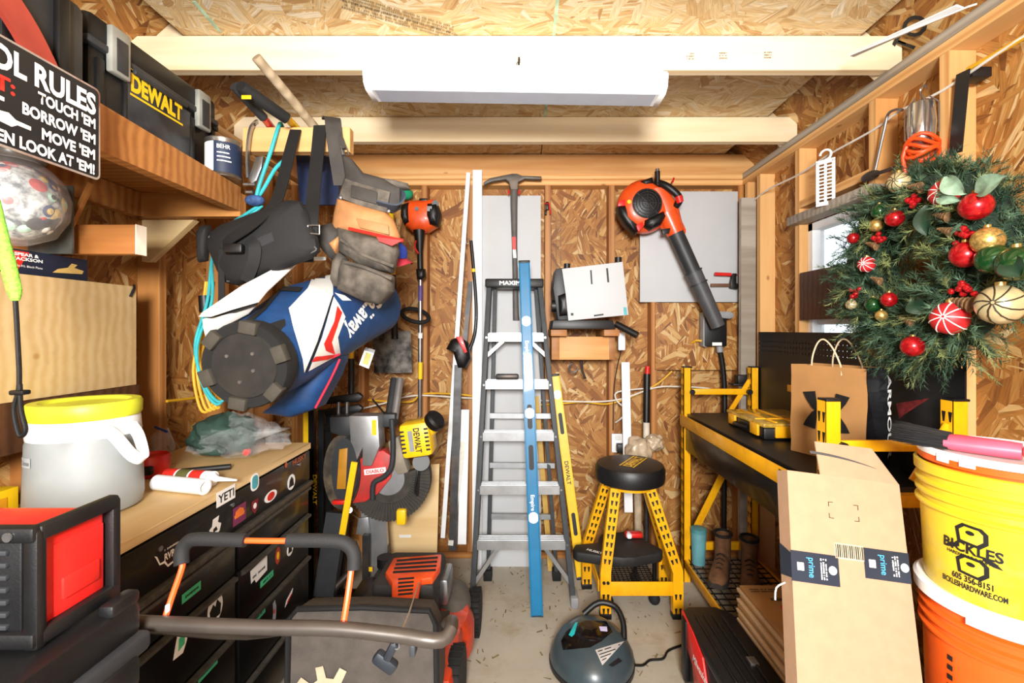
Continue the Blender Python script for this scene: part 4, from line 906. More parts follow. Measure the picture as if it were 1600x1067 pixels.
def sheet3(pts, th):                       # thick cloth through given 3-D outline
    b = B(); n = len(pts); d_ = V((0, th, 0)); b._add([V(p) for p in pts]+[V(p)+d_ for p in pts], [tuple(range(n)), tuple(range(2*n-1, n-1, -1))]+[(i, (i+1) % n, n+(i+1) % n, n+i) for i in range(n)]); return b
f3 = lambda L: [W(300+x/3.811, 380+y/3.811, Y) for x, y, Y in L]
part('hood_flap', sheet3(f3([(40, 438, 1.30), (60, 412, 1.32), (300, 250, 1.40), (600, 92, 1.56), (634, 88, 1.58), (632, 112, 1.58), (440, 290, 1.44), (390, 352, 1.36), (240, 395, 1.31), (110, 438, 1.29)]), .006), WFB, gb)
part('hood_flap', sheet3(f3([(62, 452, 1.32), (240, 405, 1.33), (385, 362, 1.38), (330, 420, 1.38), (250, 462, 1.36), (165, 505, 1.34), (80, 560, 1.33), (66, 500, 1.32)]), .006), WFB, gb)
part('hood_lining', sheet3(f3([(70, 440, 1.315), (240, 398, 1.325), (388, 346, 1.37), (385, 368, 1.372), (250, 412, 1.33), (110, 446, 1.318)]), .004), NYL, gb)
part('rim_strap', B().box(W(478, 405, 1.62), (.05, .02, .02), .004), NYL, gb); part('rim_edge', B().bar(W(487, 404, 1.63), W(508, 404, 1.66), .012, .012), WFB, gb)
# padded harness
hp = part('harness_pad', pillow([(322, 380), (330, 363), (345, 352), (452, 312), (470, 314), (480, 330), (496, 372), (500, 392), (486, 404), (370, 446), (352, 442), (340, 425)], 1.50, .035, .6), NYL, gb)
part('pad_piping', B().tube([W(x, y, 1.489) for x, y in ((330, 378), (340, 364), (450, 322), (466, 324), (488, 380), (484, 396), (368, 436), (354, 432))], .003, 8, closed=True, smooth=4), mat('grey_piping', '4a4a4d', .6), gb)
part('pad_panel', pillow([(395, 372), (432, 356), (438, 378), (402, 394)], 1.472, .008), mat('charcoal_mesh', '28282b', .85, bump=.6, bscale=500), gb)
part('side_pad', pillow([(309, 362), (316, 352), (328, 352), (324, 408), (311, 410)], 1.52, .02), NYL, gb)
strap('harness_strap', [W(500, 196, 1.655), W(496, 240, 1.62), W(490, 300, 1.56), W(486, 352, 1.50), W(484, 398, 1.55)], .045, .004, NYL, gb)
strap('harness_strap', [W(462, 203, 1.66), W(452, 240, 1.62), W(440, 290, 1.56), W(428, 320, 1.50), W(395, 350, 1.455), W(362, 372, 1.45), W(350, 384, 1.46)], .04, .004, NYL, gb)
strap('harness_strap', [W(388, 374, 1.462), W(398, 385, 1.455), W(396, 410, 1.46), W(384, 440, 1.475)], .035, .004, NYL, gb)
strap('harness_strap', [W(348, 390, 1.47), W(346, 420, 1.48), W(346, 470, 1.46), W(340, 500, 1.42)], .02, .003, NYL, gb)
b = B()
for s_ in ((481, 352, 499, 352), (481, 364, 499, 366), (481, 352, 481, 364), (499, 352, 499, 366)): b.cyl(W(s_[0], s_[1], 1.488), W(s_[2], s_[3], 1.488), .0025, n=8)
part('buckle', b, STL, gb); part('buckle', B().box(W(365, 388, 1.445), (.06, .02, .03), .006), BLK, gb)
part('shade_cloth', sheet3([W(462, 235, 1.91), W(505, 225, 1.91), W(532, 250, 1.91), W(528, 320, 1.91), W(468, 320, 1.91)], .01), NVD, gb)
# ---------------- tool belt
LG = mat('grey_suede', '5c554c', .9, var=.22, vscale=16, bump=.4, bscale=180, col2='38332d'); LB = mat('tan_leather', 'a87446', .65, var=.2, vscale=12, bump=.25, bscale=80); LD = mat('dark_leather', '35312d', .75, var=.25, vscale=14, bump=.3, bscale=90)
be = thing('tool_belt', 'worn leather tool belt with pouches hanging from the pine arm', 'tool belt', W(570, 300, 1.68))
q2 = lambda L: [(480+x/3.556, 180+y/3.556) for x, y in L]
strap('belt_strap', [W(515, 187, 1.722), W(517, 184, 1.69), W(520, 187, 1.652), W(522, 207, 1.645), W(527, 245, 1.65), W(534, 290, 1.66)], .055, .006, LD, be)
strap('belt_strap', [W(522, 198, 1.66), W(531, 215, 1.65), W(537, 232, 1.645)], .022, .005, LD, be)
b = B(); b.tube([W(x, y, 1.645) for x, y in ((533, 229), (541, 229), (545, 241), (536, 242))], .0028, 8, closed=True); part('buckle_ring', b, STL, be)
part('belt_pad', pillow(q2([(190, 215), (245, 240), (310, 320), (420, 350), (520, 410), (520, 520), (470, 545), (340, 520), (170, 455), (210, 340)]), 1.66, .02, 1.0), LD, be)
strap('belt_loop', [W(574, 300, 1.655), W(592, 290, 1.69), W(618, 300, 1.70), W(628, 312, 1.66), W(618, 324, 1.63), W(590, 318, 1.62)], .045, .006, mat('denim_pad', '3a4452', .85, var=.2), be, up=(0, 0, 1))
part('belt_pad_back', pillow(q2([(370, 345), (480, 360), (560, 380), (570, 410), (500, 410), (400, 390)]), 1.68, .02, 1), LG, be)
part('top_flap', slab(q2([(210, 350), (300, 380), (460, 425), (440, 540), (300, 505), (172, 455)]), 1.628, .006), LG, be)
part('flap_patch', slab(q2([(245, 385), (390, 425), (385, 495), (240, 455)]), 1.622, .004), LD, be)
for x, y in ((184, 457), (452, 532)): part('rivet', B().ball(W(480+x/3.556, 180+y/3.556, 1.625), (.008, .005, .008), n=12), STL, be)
part('tan_pouch', pillow(q2([(168, 462), (440, 540), (480, 580), (515, 670), (500, 720), (200, 650), (135, 640), (150, 540)]), 1.645, .035, .8), LB, be)
part('tan_pocket', slab(q2([(270, 570), (450, 610), (455, 665), (290, 625)]), 1.606, .008), LB, be)
part('nail_pouch', pillow(q2([(60, 620), (140, 600), (200, 650), (190, 800), (130, 800), (70, 730)]), 1.64, .04, .9), LD, be)
part('hammer_loop', pillow(q2([(122, 715), (180, 672), (188, 700), (160, 770)]), 1.595, .02, .8), LB, be)
part('big_pouch', pillow(q2([(172, 625), (230, 640), (500, 715), (505, 760), (470, 880), (300, 840), (180, 760)]), 1.61, .055, .7), LG, be)
part('big_pouch_lip', B().tube([W(480+x/3.556, 180+y/3.556, 1.56) for x, y in ((185, 690), (300, 770), (400, 810), (480, 840))], .006, 8, smooth=4), LG, be)
part('lower_pouch', pillow(q2([(200, 800), (330, 840), (475, 890), (470, 980), (400, 1050), (330, 1040), (172, 970), (180, 860)]), 1.595, .06, .8), LG, be)
part('lower_pouch_lip', B().tube([W(480+x/3.556, 180+y/3.556, 1.545) for x, y in ((205, 815), (330, 850), (470, 910))], .006, 8, smooth=4), LG, be)
part('pouch_side', pillow(q2([(180, 760), (215, 790), (190, 960), (150, 950), (136, 920), (150, 800)]), 1.62, .035, 1), LG, be)
pn = thing('red_pencil', 'red carpenter pencil and red blade lying across the belt pouch', 'pencil', W(585, 365, 1.55))
part('pencil', B().cyl(W(545, 357, 1.565), W(630, 376, 1.55), .0055, n=8), RED, pn); part('red_blade', slab(q2([(385, 675), (530, 695), (470, 725), (400, 700)]), 1.545, .004, 0), RED, pn)
# ---------------- long tools resting on the arm
def longtool(name, label, cat, segs):
    t_ = thing(name, label, cat, segs[0][1][0])
    for nm, pts, r, m in segs: part(nm, B().tube(pts, r, 14), m, t_)
    return t_
longtool('broom_handle', 'weathered round wooden handle slanting above the pine arm', 'handle', [('shaft', [W(400, 89, 1.50), W(497, 205, 1.735), W(514, 240, 1.85)], .0165, 'ash_handle')])
longtool('lopper', 'grey gripped lopper handles with red collars resting on the arm', 'lopper', [('grip', [W(366, 134, 1.50), W(412, 184, 1.62)], .016, DGR), ('collar', [W(412, 184, 1.62), W(428, 204, 1.745)], .013, RED), ('blade', [W(428, 204, 1.745), W(450, 246, 1.82)], .010, DST)])
lt2 = longtool('long_tool', 'thick black rubber grip on a yellow shaft resting on the arm', 'hand tool', [('grip', [W(376, 134, 1.46), W(380, 138, 1.47), W(448, 185, 1.60)], [.018, .022, .02], RUB), ('shaft', [W(446, 182, 1.60), W(463, 200, 1.735), W(500, 260, 1.85)], .013, YELP)])
part('grip_badge', B().box(W(385, 152, 1.455), (.03, .004, .012), .001), YELP, lt2)
# spring clamp and hoses
cl = thing('metal_clamp', 'chrome locking clamp hooked over the pine arm', 'clamp', W(395, 260, 1.64))
part('hook_frame', B().tube([W(402, 190, 1.70), W(397, 194, 1.66), W(391, 205, 1.65), W(387, 240, 1.65), W(388, 278, 1.65)], .007, 10, smooth=4, flat=(.014, .008)), STL, cl)
part('jaw', slab([(399, 245), (411, 243), (408, 262), (400, 282), (392, 288), (388, 278)], 1.64, .012), STL, cl)
for x, y in ((386, 288), (394, 288), (390, 300)): part('screw_pad', B().cyl(W(x-5, y, 1.645), W(x+5, y, 1.645), .006, n=12), STL, cl)
TL = mat('teal_rope', '2ba6ad', .6, var=.15, bump=.5, bscale=250)
rp = thing('teal_rope', 'teal rope slung over the arm and coiled behind the golf bag', 'rope', W(400, 310, 1.7))
part('rope_fall', B().tube([W(443, 204, 1.725), W(439, 193, 1.69), W(434, 201, 1.658), W(422, 240, 1.650), W(405, 290, 1.65), W(400, 312, 1.66)], .0065, 8, smooth=5), TL, rp)
part('rope_fall', B().tube([W(446, 249, 1.69), W(430, 264, 1.67), W(412, 295, 1.665), W(398, 315, 1.67)], .0065, 8, smooth=5), TL, rp)
part('rope_knot', B().ball(W(398, 313, 1.66), (.035, .02, .02)), mat('blue_knot', '2c4a7a', .7, var=.4, vscale=60), rp)
for k in range(2):
    part('rope_coil', B().tube([W(410, 318+3*k, 1.68), W(385, 334+7*k, 1.68), W(352-5*k, 358+9*k, 1.71), W(332, 400, 1.74), W(331-7*k, 470, 1.74), W(308-3*k, 540, 1.72), W(316+3*k, 600, 1.70), W(340+4*k, 632-4*k, 1.70), W(362, 600, 1.72)], .0055, 8, smooth=6), TL, rp)
yc_ = thing('yellow_cord_coil', 'yellow extension cord coil hanging left of the golf bag', 'cord', W(320, 600, 1.78))
for k in range(4):
    part('cord_loop', B().tube([W(322+4*k, 440, 1.80), W(312+4*k, 520, 1.80), W(302+6*k, 580, 1.79), W(314+7*k, 640-3*k, 1.78), W(332+4*k, 630, 1.79), W(338+3*k, 560, 1.80)], .0055, 8, smooth=6), YC, yc_)
part('plug', B().cyl(W(319, 462, 1.78), W(321, 488, 1.78), .02, n=14), BLK, yc_)
# ---------------- caps and tag
def cap(c, r, fwd, label, crown, brim, word=None):
    t_ = thing('baseball_cap', label, 'cap', c); f_ = V(fwd).normalized()
    M = frame(c, f_, (0, -.25, 1)); part('crown', B().lathe([(r, 0), (r*.98, r*.35), (r*.8, r*.75), (r*.45, r*.98), (.002, r*1.05)], (0, 0, 0), (0, 0, 1), 22, M=M), crown, t_)
    part('brim', B().grid(lambda u, v: M @ V((r*(.75+.85*v)*math.cos((u-.5)*1.7), r*(.95+.25*v)*math.sin((u-.5)*1.9), -.01*v-.02*v*(u-.5)**2*4)), 12, 4), brim, t_, ang=180)
    if word: text(word, M @ V((r*1.35, 0, .004)), M.to_3x3() @ V((0, 1, 0)), M.to_3x3() @ V((-1, 0, .1)), .02, WINK, t_, wd=.075, bold=.03)
CB = mat('royal_cotton', '2340a0', .8, var=.15, bump=.3, bscale=300)
cap(W(592, 484, 2.2), .055, (.35, -.9, -.30), 'royal blue cap with white letters on its brim under the tool belt', CB, CB, 'BILLS')
cap(W(616, 398, 1.80), .05, (.9, -.2, -.3), 'blue and red cap tucked behind the tool belt', CB, mat('red_cotton', 'a82838', .8))
tg = thing('price_tag', 'small striped paper tag dangling beside the golf bag', 'tag', W(574, 558, 2.0))
part('tag_card', slab([(571, 542), (586, 547), (576, 576), (561, 570)], 2.0, .002, 0), WINK, tg); part('tag_print', slab([(572, 550), (581, 553), (575, 571), (566, 568)], 1.999, .001, 0), mat('olive_print', 'b5b06a', .6), tg); part('tag_top', slab([(571, 542), (586, 547), (584, 552), (569, 547)], 1.999, .001, 0), GRY, tg); part('string', B().tube([W(574, 545, 2.0), W(583, 534, 1.99)], .0015, 6), INK, tg)
gt = one('green_twine', B().ball(W(635, 303, 2.86), (.042, .035, .035)), mat('green_twine_fibre', '158a62', .9, bump=1, bscale=120), 'ball of green twine hanging by the string trimmer engine', 'twine')
# ---------------- string trimmer
tr = thing('string_trimmer', 'orange and black string trimmer hanging head up on the back wall', 'trimmer', W(657, 560, 2.8))
Yt = 2.80
part('engine_shroud', pillow([(632, 318), (640, 314), (680, 312), (688, 330), (684, 352), (668, 362), (645, 362), (632, 352), (629, 335)], Yt, .06, 1), ORG, tr)
part('air_filter', pillow([(628, 320), (641, 316), (642, 350), (632, 352), (627, 340)], Yt-.02, .05, 1), BLK, tr); part('muffler_cover', pillow([(668, 318), (684, 318), (689, 334), (685, 354), (672, 352), (667, 338)], Yt-.025, .05, 1), BLK, tr)
part('fuel_cap', B().cyl(W(680, 318, Yt-.03), W(680, 318, Yt-.06), .02, n=16), BLK, tr); part('starter_grip', B().box(W(662, 313, Yt-.02), (.05, .03, .02), .006), BLK, tr); part('primer', B().cyl(W(651, 326, Yt-.05), W(651, 326, Yt-.075), .012, n=14), BLK, tr)
part('vent_plate', B().box(W(671, 326, Yt-.072), (.03, .004, .03), .001), GRY, tr)
part('neck', B().cyl(W(655, 360, Yt-.01), W(656, 392, Yt-.01), .036, .018), BLK, tr)
part('grip_tube', B().cyl(W(656, 388, Yt-.01), W(657, 430, Yt-.01), .017), BLK, tr); part('trigger', B().tube([W(650, 376, Yt-.03), W(648, 386, Yt-.04), W(654, 396, Yt-.03)], .005, 8, smooth=3), RED, tr)
part('throttle', pillow([(650, 420), (664, 420), (665, 432), (660, 438), (652, 436)], Yt-.02, .03, 1), BLK, tr)
part('shaft', B().cyl(W(657, 430, Yt-.01), W(656, 650, Yt+.02), .0125), STL, tr)
part('loop_handle', B().tube([W(657+21*math.cos(a)-8, 493+10*math.sin(a)+4*math.cos(a), Yt-.04-.05*math.sin(a)) for a in [2*PI*k/20 for k in range(20)]], .0125, 10, closed=True), RUB, tr)
for y0, y1, m in ((446, 470, mat('violet_ink', '5a4c90', .5)), (566, 592, YINK), (520, 528, WINK)): part('shaft_label', B().cyl(W(657, y0, Yt-.01), W(656.7, y1, Yt-.005), .0135, n=14), m, tr)
part('wall_hook', B().tube([W(664, 362, 2.92), W(664, 362, 2.80), W(666, 356, 2.79)], .006, 8), RED, tr)
# ---------------- shovel
sv = thing('shovel', 'square shovel with rusty black blade hanging blade down on the back wall', 'shovel', W(612, 550, 2.75))
def bl(u, v): return W(582+60*u+4*v*(1-2*u)*0, 517+66*v, 2.74)+V((0, -.025*math.sin(PI*u)+.03*v, 0))
part('blade', B().grid(bl, 8, 6), mat('rusty_black', '1d1a18', .6, .3, var=.5, vscale=16, col2='77736d', bump=.4, bscale=60), sv, mod=None)
part('socket', B().cyl(W(617, 530, 2.72), W(616, 470, 2.75), .02, .018), BLK, sv); part('handle', B().cyl(W(616, 472, 2.75), W(614, 430, 2.77), .017), BLK, sv); part('handle_upper', B().cyl(W(614, 430, 2.77), W(611, 330, 2.82), .016), YELP, sv)
# ---------------- pickaxe
pk_ = thing('pickaxe', 'grey pickaxe hung head up on the back wall', 'pickaxe', W(803, 390, 2.85))
Yp = 2.83
part('head', slab([(755, 285), (765, 278), (790, 273), (800, 271), (808, 271), (815, 274), (846, 275), (847, 280), (820, 279), (810, 284), (809, 296), (798, 296), (795, 284), (790, 280), (770, 283), (756, 288)], Yp, .03, .004), mat('worn_iron', '67625c', .6, .5, var=.25, dirt='75604c'), pk_)
part('shaft', B().loft([[W(x+rx*math.cos(a), y, Yp+.02)+V((0, .016*math.sin(a), 0)) for a in [2*PI*k/14 for k in range(14)]] for x, y, rx in ((803.5, 280, 6), (803, 320, 5.5), (804, 380, 4.2), (805, 440, 4.2), (806, 490, 4.8), (806.5, 500, 5.2))]), mat('fibreglass_grey', '5a5653', .6, var=.15), pk_)
part('label', slab([(800, 370), (806, 370), (806, 390), (801, 390)], Yp+.0015, .002, 0), RINK, pk_); part('label', slab([(801, 390), (806, 390), (807, 403), (802, 403)], Yp+.0015, .002, 0), WINK, pk_)
for x in (795, 811): part('wall_hook', B().tube([W(x, 302, 2.92), W(x, 302, 2.80), W(x, 297, 2.79)], .006, 8), RED, pk_)
ck = thing('utility_hook', 'small black spring hook screwed to a back wall stud', 'hook', W(855, 325, 2.9)); part('hook_body', B().box(W(855, 322, 2.91), (.02, .03, .05), .005).box(W(853, 332, 2.90), (.012, .03, .03), .004), BLK, ck); part('hook_arm', B().tube([W(851, 318, 2.90), W(858, 318, 2.88), W(860, 334, 2.87)], .004, 8), RED, ck)
# ---------------- pole pruner and black bar between trimmer and ladder
pp = thing('pole_pruner', 'black pole pruner with curved shaft leaning on the back wall', 'pruner', W(720, 560, 2.78))
part('shaft', B().tube([W(736, 376, 2.84), W(740, 420, 2.84), W(744, 480, 2.83), W(742, 520, 2.82), W(733, 548, 2.80)], .0105, 10, smooth=5), BLKM, pp)
part('shaft_label', B().cyl(W(739.6, 420, 2.84), W(740, 425, 2.84), .0125, n=12), YELP, pp); part('hang_loop', B().tube([W(732+4*math.cos(a), 377+4*math.sin(a), 2.84) for a in [2*PI*k/12 for k in range(12)]], .002, 6, closed=True), STL, pp)
part('motor_head', pillow([(697, 545), (705, 530), (718, 526), (732, 535), (736, 560), (728, 575), (716, 575), (708, 550)], 2.76, .04, .8), BLK, pp); part('red_trim', slab([(712, 526), (722, 526), (730, 550), (726, 552)], 2.715, .006, .001), RED, pp)
part('bar', B().bar(W(716, 570, 2.76), W(707, 860, 2.66), .045, .008, up=(1, 0, 0)), DST, pp); part('sheath', B().bar(W(735, 440, 2.86), W(725, 545, 2.82), .03, .01, up=(1, 0, 0)), DST, pp)
# ---------------- step ladder
ld = thing('step_ladder', 'grey fibreglass step ladder with aluminium steps leaning by the back wall', 'ladder', (0, 2.5, 0))
FG = mat('grey_fibreglass', '3b3f42', .6, var=.12, vscale=30)
LT, LBt = V((-.192, 2.70, 1.715)), V((-.262, 2.46, .06)); RT, RBt = V((.102, 2.70, 1.715)), V((.268, 2.46, .04))
for a, b_ in ((LT, LBt), (RT, RBt)): part('front_rail', B().bar(a, b_, .075, .028, up=(0, 1, 0), bev=.003), FG, ld)
for a, b_ in ((LT+V((.03, .06, -.02)), V((-.2, 2.70, .02))), (RT+V((-.02, .06, -.02)), V((.20, 2.68, .02)))): part('rear_rail', B().bar(a, b_, .04, .022, up=(0, 1, 0), bev=.002), FG, ld)
part('top_cap', B().box((-.045, 2.71, 1.722), (.335, .16, .05), .008), BLK, ld); text('MAXIM', (-.07, 2.6295, 1.722), (1, 0, 0), (0, 0, 1), .022, WINK, ld, wd=.12, bold=.03)
def rl(A_, B_, z): return A_.lerp(B_, (A_.z-z)/(A_.z-B_.z))
for z in (1.43, 1.165, .885, .605, .325):
    a, b_ = rl(LT, LBt, z), rl(RT, RBt, z); m_ = (a+b_)/2; wdt = (b_-a).length-.02
    s_ = part('step', B().box((m_.x, m_.y-.005, z), (wdt, .085, .006)).box((m_.x, m_.y-.046, z-.020), (wdt, .004, .045)).box((m_.x, m_.y+.036, z-.012), (wdt, .004, .028)), ALU, ld)
    for k in range(3): part('tread_rib', B().box((m_.x, m_.y-.03+k*.025, z+.0045), (wdt, .006, .004)), ALU, s_)
    for p in (a, b_): part('rivet', B().cyl(p+V((0, -.037, -.02)), p+V((0, -.042, -.02)), .006, n=10), STL, ld)
for z in (.95, .66, .36): part('rear_bar', B().bar((-.19, 2.71, z), (.19, 2.70, z), .03, .02), ALU, ld)
for s_, a in ((1, rl(LT, LBt, .30)), (-1, rl(RT, RBt, .30))): part('knee_brace', B().bar(a+V((s_*.13, 0, -.01)), rl(LT if s_ > 0 else RT, LBt if s_ > 0 else RBt, .10)+V((0, -.01, 0)), .022, .012), ALU, ld)
for s_, z in ((1, 1.42), (-1, 1.42)): a = rl(LT if s_ > 0 else RT, LBt if s_ > 0 else RBt, z-.12); part('spreader', B().bar(a, (a.x+s_*.10, 2.64, z-.03), .02, .01), ALU, ld)
part('foot', B().box((.274, 2.445, .028), (.04, .095, .056), .006), GRY, ld); part('foot', B().box((-.266, 2.45, .028), (.04, .09, .056), .006), RUB, ld)
for x in (-.2, .2): part('foot', B().box((x, 2.69, .03), (.05, .06, .06), .006), RUB, ld)
one('folded_tarp', B().bar((-.15, 2.60, 1.1905), (-.02, 2.60, 1.1905), .03, .05, bev=.01), DST, 'dark folded strap lying on the second ladder step', 'strap')
def level(name, p0, p1, w_, t_, m, label, holes, word, wm, dirn, vials):
    r = thing(name, label, 'level', p0); p0, p1 = V(p0), V(p1); d_ = (p1-p0).normalized(); L = (p1-p0).length
    x_ = V((1, 0, 0)); x_ = (x_-d_*x_.dot(d_)).normalized(); n_ = d_.cross(x_); n_ = n_ if n_.y < 0 else -n_
    M = Matrix((x_, d_, -n_)).transposed().to_4x4(); M.translation = p0
    part('beam', B().box((0, L/2, 0), (w_*.8, L, t_*.5), 0, M).box((-w_*.44, L/2, 0), (w_*.12, L, t_), .001, M).box((w_*.44, L/2, 0), (w_*.12, L, t_), .001, M), m, r)
    for e in (-.004, L+.004): part('end_cap', B().box((0, e, 0), (w_*1.04, .014, t_*1.1), .003, M), BLK, r)
    for h in holes: part('hand_hole', B().prism([(a, b_+h*L) for a, b_ in rrect(w_*.42, .13, w_*.2)], M @ Matrix.Translation((0, 0, -t_*.25-.001)), .001), INK, r)
    for h in vials:
        v_ = part('vial_ring', B().lathe([(.012, 0), (.028, .0), (.028, .006), (.014, .006)], M @ V((0, h*L, -t_*.25)), n_, 22), WHT, r); part('vial', B().lathe([(.013, 0), (.013, .004)], M @ V((0, h*L, -t_*.25)), n_, 16), mat('vial_fluid', '8a7a5a', .2), v_)
    for f_, s_, h_ in word: text(s_, M @ V((0, f_*L, -t_*.25-.001)), -d_*dirn, x_*dirn, h_, wm, r, bold=.02)
    return r
level('blue_level', W(839, 962, 2.345), V((.011, 2.585, 1.83)), .062, .026, BLU, 'long blue box level leaning against the step ladder', (.425, .54), [(.74, 'Empire', .02), (.30, 'Empire', .02)], WINK, 1, (.82, .26, .55))
level('yellow_level', (.345, 2.69, .012), (.205, 2.89, 1.165), .056, .025, YELP, 'yellow box level leaning behind the right ladder rail', (.25, .75), [(.5, 'DEWALT', .024)], INK, 1, (.90,))
one('yellow_rule', B().bar((.17, 2.765, .01), (.085, 2.80, 1.05), .03, .012, up=(1, 0, 0)), mat('old_yellow', 'c09a4a', .6), 'old yellow straight edge standing inside the step ladder', 'straight edge')
# ---------------- planer on its bracket
br = thing('wall_bracket', 'small pine shelf bracket on the back wall under the bench tool', 'shelf', W(912, 540, 2.8))
for x0, x1 in ((861, 886), (944, 968)): part('top_block', slab([(x0, 515), (x1, 515), (x1, 525), (x0, 525)], 2.62, .30, .001), 'pine_old', br)
part('face_board', slab([(874, 526), (952, 526), (952, 562), (874, 562)], 2.72, .03, .001), 'pine', br)
for x0, x1 in ((862, 874), (952, 961)): part('side_block', slab([(x0, 526), (x1, 526), (x1, 562), (x0, 562)], 2.72, .20, .001), 'pine_old', br)
pl = thing('bench_tool', 'dark bench sander behind a tilted white cover board on the bracket', 'power tool', W(925, 470, 2.72))
part('base', slab([(864, 500), (958, 500), (962, 514), (862, 514)], 2.58, .28, .004), BLK, pl)
part('side_frame', slab([(868, 420), (884, 418), (890, 500), (872, 500), (864, 450)], 2.60, .22, .004), DGR, pl)
part('motor', pillow([(872, 462), (888, 456), (892, 492), (874, 494)], 2.585, .03, 1), BLK, pl)
part('knob', B().cyl(W(862, 478, 2.64), W(868, 478, 2.64), .035, n=18), BLK, pl); part('knob', B().cyl(W(886, 420, 2.60), W(886, 412, 2.60), .018, n=14), BLK, pl); part('knob', B().cyl(W(966, 410, 2.64), W(966, 402, 2.64), .02, n=14), BLK, pl)
part('crank', B().cyl(W(962, 506, 2.62), W(996, 524, 2.56), .02), BLK, pl)
cb = part('cover_board', slab([(878, 420), (973, 409), (982, 492), (888, 501), (884, 460)], 2.555, .008, .001), WBD, pl)
for a in ([(922, 422), (924.5, 422), (926, 444), (923.5, 444)], [(947, 419), (950, 419), (952, 441), (949, 441)], [(928, 492), (943, 490), (943, 492.5), (928, 494.5)], [(892, 489), (896, 489), (896, 493), (892, 493)]): part('slot', slab(a, 2.5535, .001, 0), INK, cb)
part('label', slab([(974, 480), (979, 480), (980, 492), (975, 492)], 2.5535, .001, 0), mat('teal_label', '4aa0a8', .5), cb)
pc = thing('plug_adapter', 'small white cord cover hanging beside the bracket', 'adapter', W(971, 532, 2.8)); part('adapter_body', B().box(W(971, 533, 2.80), (.042, .03, .11), .005), WHT, pc); part('cord', B().tube([W(971, 545, 2.80), W(960, 600, 2.88), W(958, 672, 2.90)], .003, 6, smooth=4), INK, pc)
hk = thing('hook_cluster', 'chrome screw hook and small pliers hanging under the bracket', 'hook', W(908, 575, 2.85)); part('chrome_hook', B().tube([W(896+7*math.cos(a), 575+7*math.sin(a), 2.84) for a in [k*.45 for k in range(11)]], .006, 8), STL, hk); part('plier_arm', B().tube([W(908, 562, 2.84), W(910, 580, 2.84), W(915, 592, 2.84)], .007, 8), DST, hk)
# ---------------- leaf blower
lb = thing('leaf_blower', 'orange hand held leaf blower hung on the back wall', 'leaf blower', W(1030, 380, 2.75))
fc = W(1008, 321, 2.74)
part('fan_housing', B().lathe([(.148, .09), (.16, .05), (.155, .0), (.12, -.035), (.085, -.045)], fc, (0, -1, 0) if False else (0, 1, 0), 36), ORG, lb)
part('fan_grille_disc', B().lathe([(.088, -.046), (.06, -.058), (.0, -.062)], fc, (0, 1, 0), 30, cap=False), BLK, lb)
g = B()
for k in range(5): r = .016+.0165*k; g.tube([fc+V((r*math.cos(a), -.062+.012*(r/.085)**2, r*math.sin(a))) for a in [2*PI*q_/28 for q_ in range(28)]], .0028, 5, closed=True)
for k in range(8): a = 2*PI*k/8; g.tube([fc+V((.01*math.cos(a), -.064, .01*math.sin(a))), fc+V((.085*math.cos(a), -.05, .085*math.sin(a)))], .003, 5)
part('fan_grille', g, DGR, lb)
part('shoulder', B().loft([[W(x+rx*math.cos(a)*.8, y+rx*math.sin(a)*.6, 2.74)+V((0, .05*math.sin(a)*rx/28, 0)) for a in [2*PI*k/18 for k in range(18)]] for x, y, rx in ((1028, 312, 26), (1040, 332, 26), (1050, 352, 20), (1058, 363, 17))]), ORG, lb)
d0, d1 = W(1052, 356, 2.74), W(1122, 510, 2.72)
part('outlet', B().cyl(W(1042, 334, 2.745), d0+(d1-d0)*.06, .062, .050), ORG, lb); part('tube', B().cyl(d0, d0+(d1-d0)*.55, .046, .044), DGR, lb); part('tube_end', B().cyl(d0+(d1-d0)*.45, d1, .048, .040), mat('charcoal_tube', '47484b', .5), lb)
for f_ in (.44, .56): part('tube_ring', B().cyl(d0+(d1-d0)*f_, d0+(d1-d0)*(f_+.015), .053), DGR, lb)
part('handle', B().tube([W(1024, 285, 2.72), W(1040, 290, 2.68), W(1056, 302, 2.67), W(1062, 312, 2.68), W(1056, 322, 2.71)], .021, 12, smooth=4), BLK, lb); part('handle_trim', B().cyl(W(1060, 306, 2.665), W(1063, 316, 2.672), .02), RED, lb)
part('throttle_stalk', B().cyl(W(1028, 290, 2.70), W(1027, 268, 2.70), .013, .016), BLK, lb); part('throttle_tip', B().cyl(W(1027, 268, 2.70), W(1027, 264, 2.70), .012), STL, lb)
part('engine_block', pillow([(998, 285), (1018, 278), (1022, 290), (1000, 296)], 2.75, .05, 1.2), BLK, lb); part('fuel_tank', pillow([(1006, 345), (1036, 330), (1040, 338), (1032, 352), (1016, 360), (1006, 355)], 2.71, .045, 1.2), BLK, lb)
part('starter_housing', pillow([(964, 322), (974, 318), (976, 336), (990, 352), (1000, 358), (992, 368), (976, 352), (966, 336)], 2.72, .04, 1.3), BLK, lb)
for p in ([(966, 314), (977, 311), (977, 321), (966, 322)], [(994, 352), (1004, 346), (1006, 354), (998, 362)]): part('mount_lug', slab(p, 2.68, .03, .003), RED, lb)
part('warning_label', B().cyl(fc+V((-.105, -.042, .01)), fc+V((-.105, -.045, .01)), .012, n=12), YINK, lb); part('stop_switch', slab([(1034, 358), (1048, 356), (1046, 364), (1036, 366)], 2.70, .02, .002), BLK, lb)
part('wall_hook', B().tube([W(1050, 284, 2.92), W(1051, 284, 2.72), W(1053, 278, 2.70)], .006, 8), RED, lb)
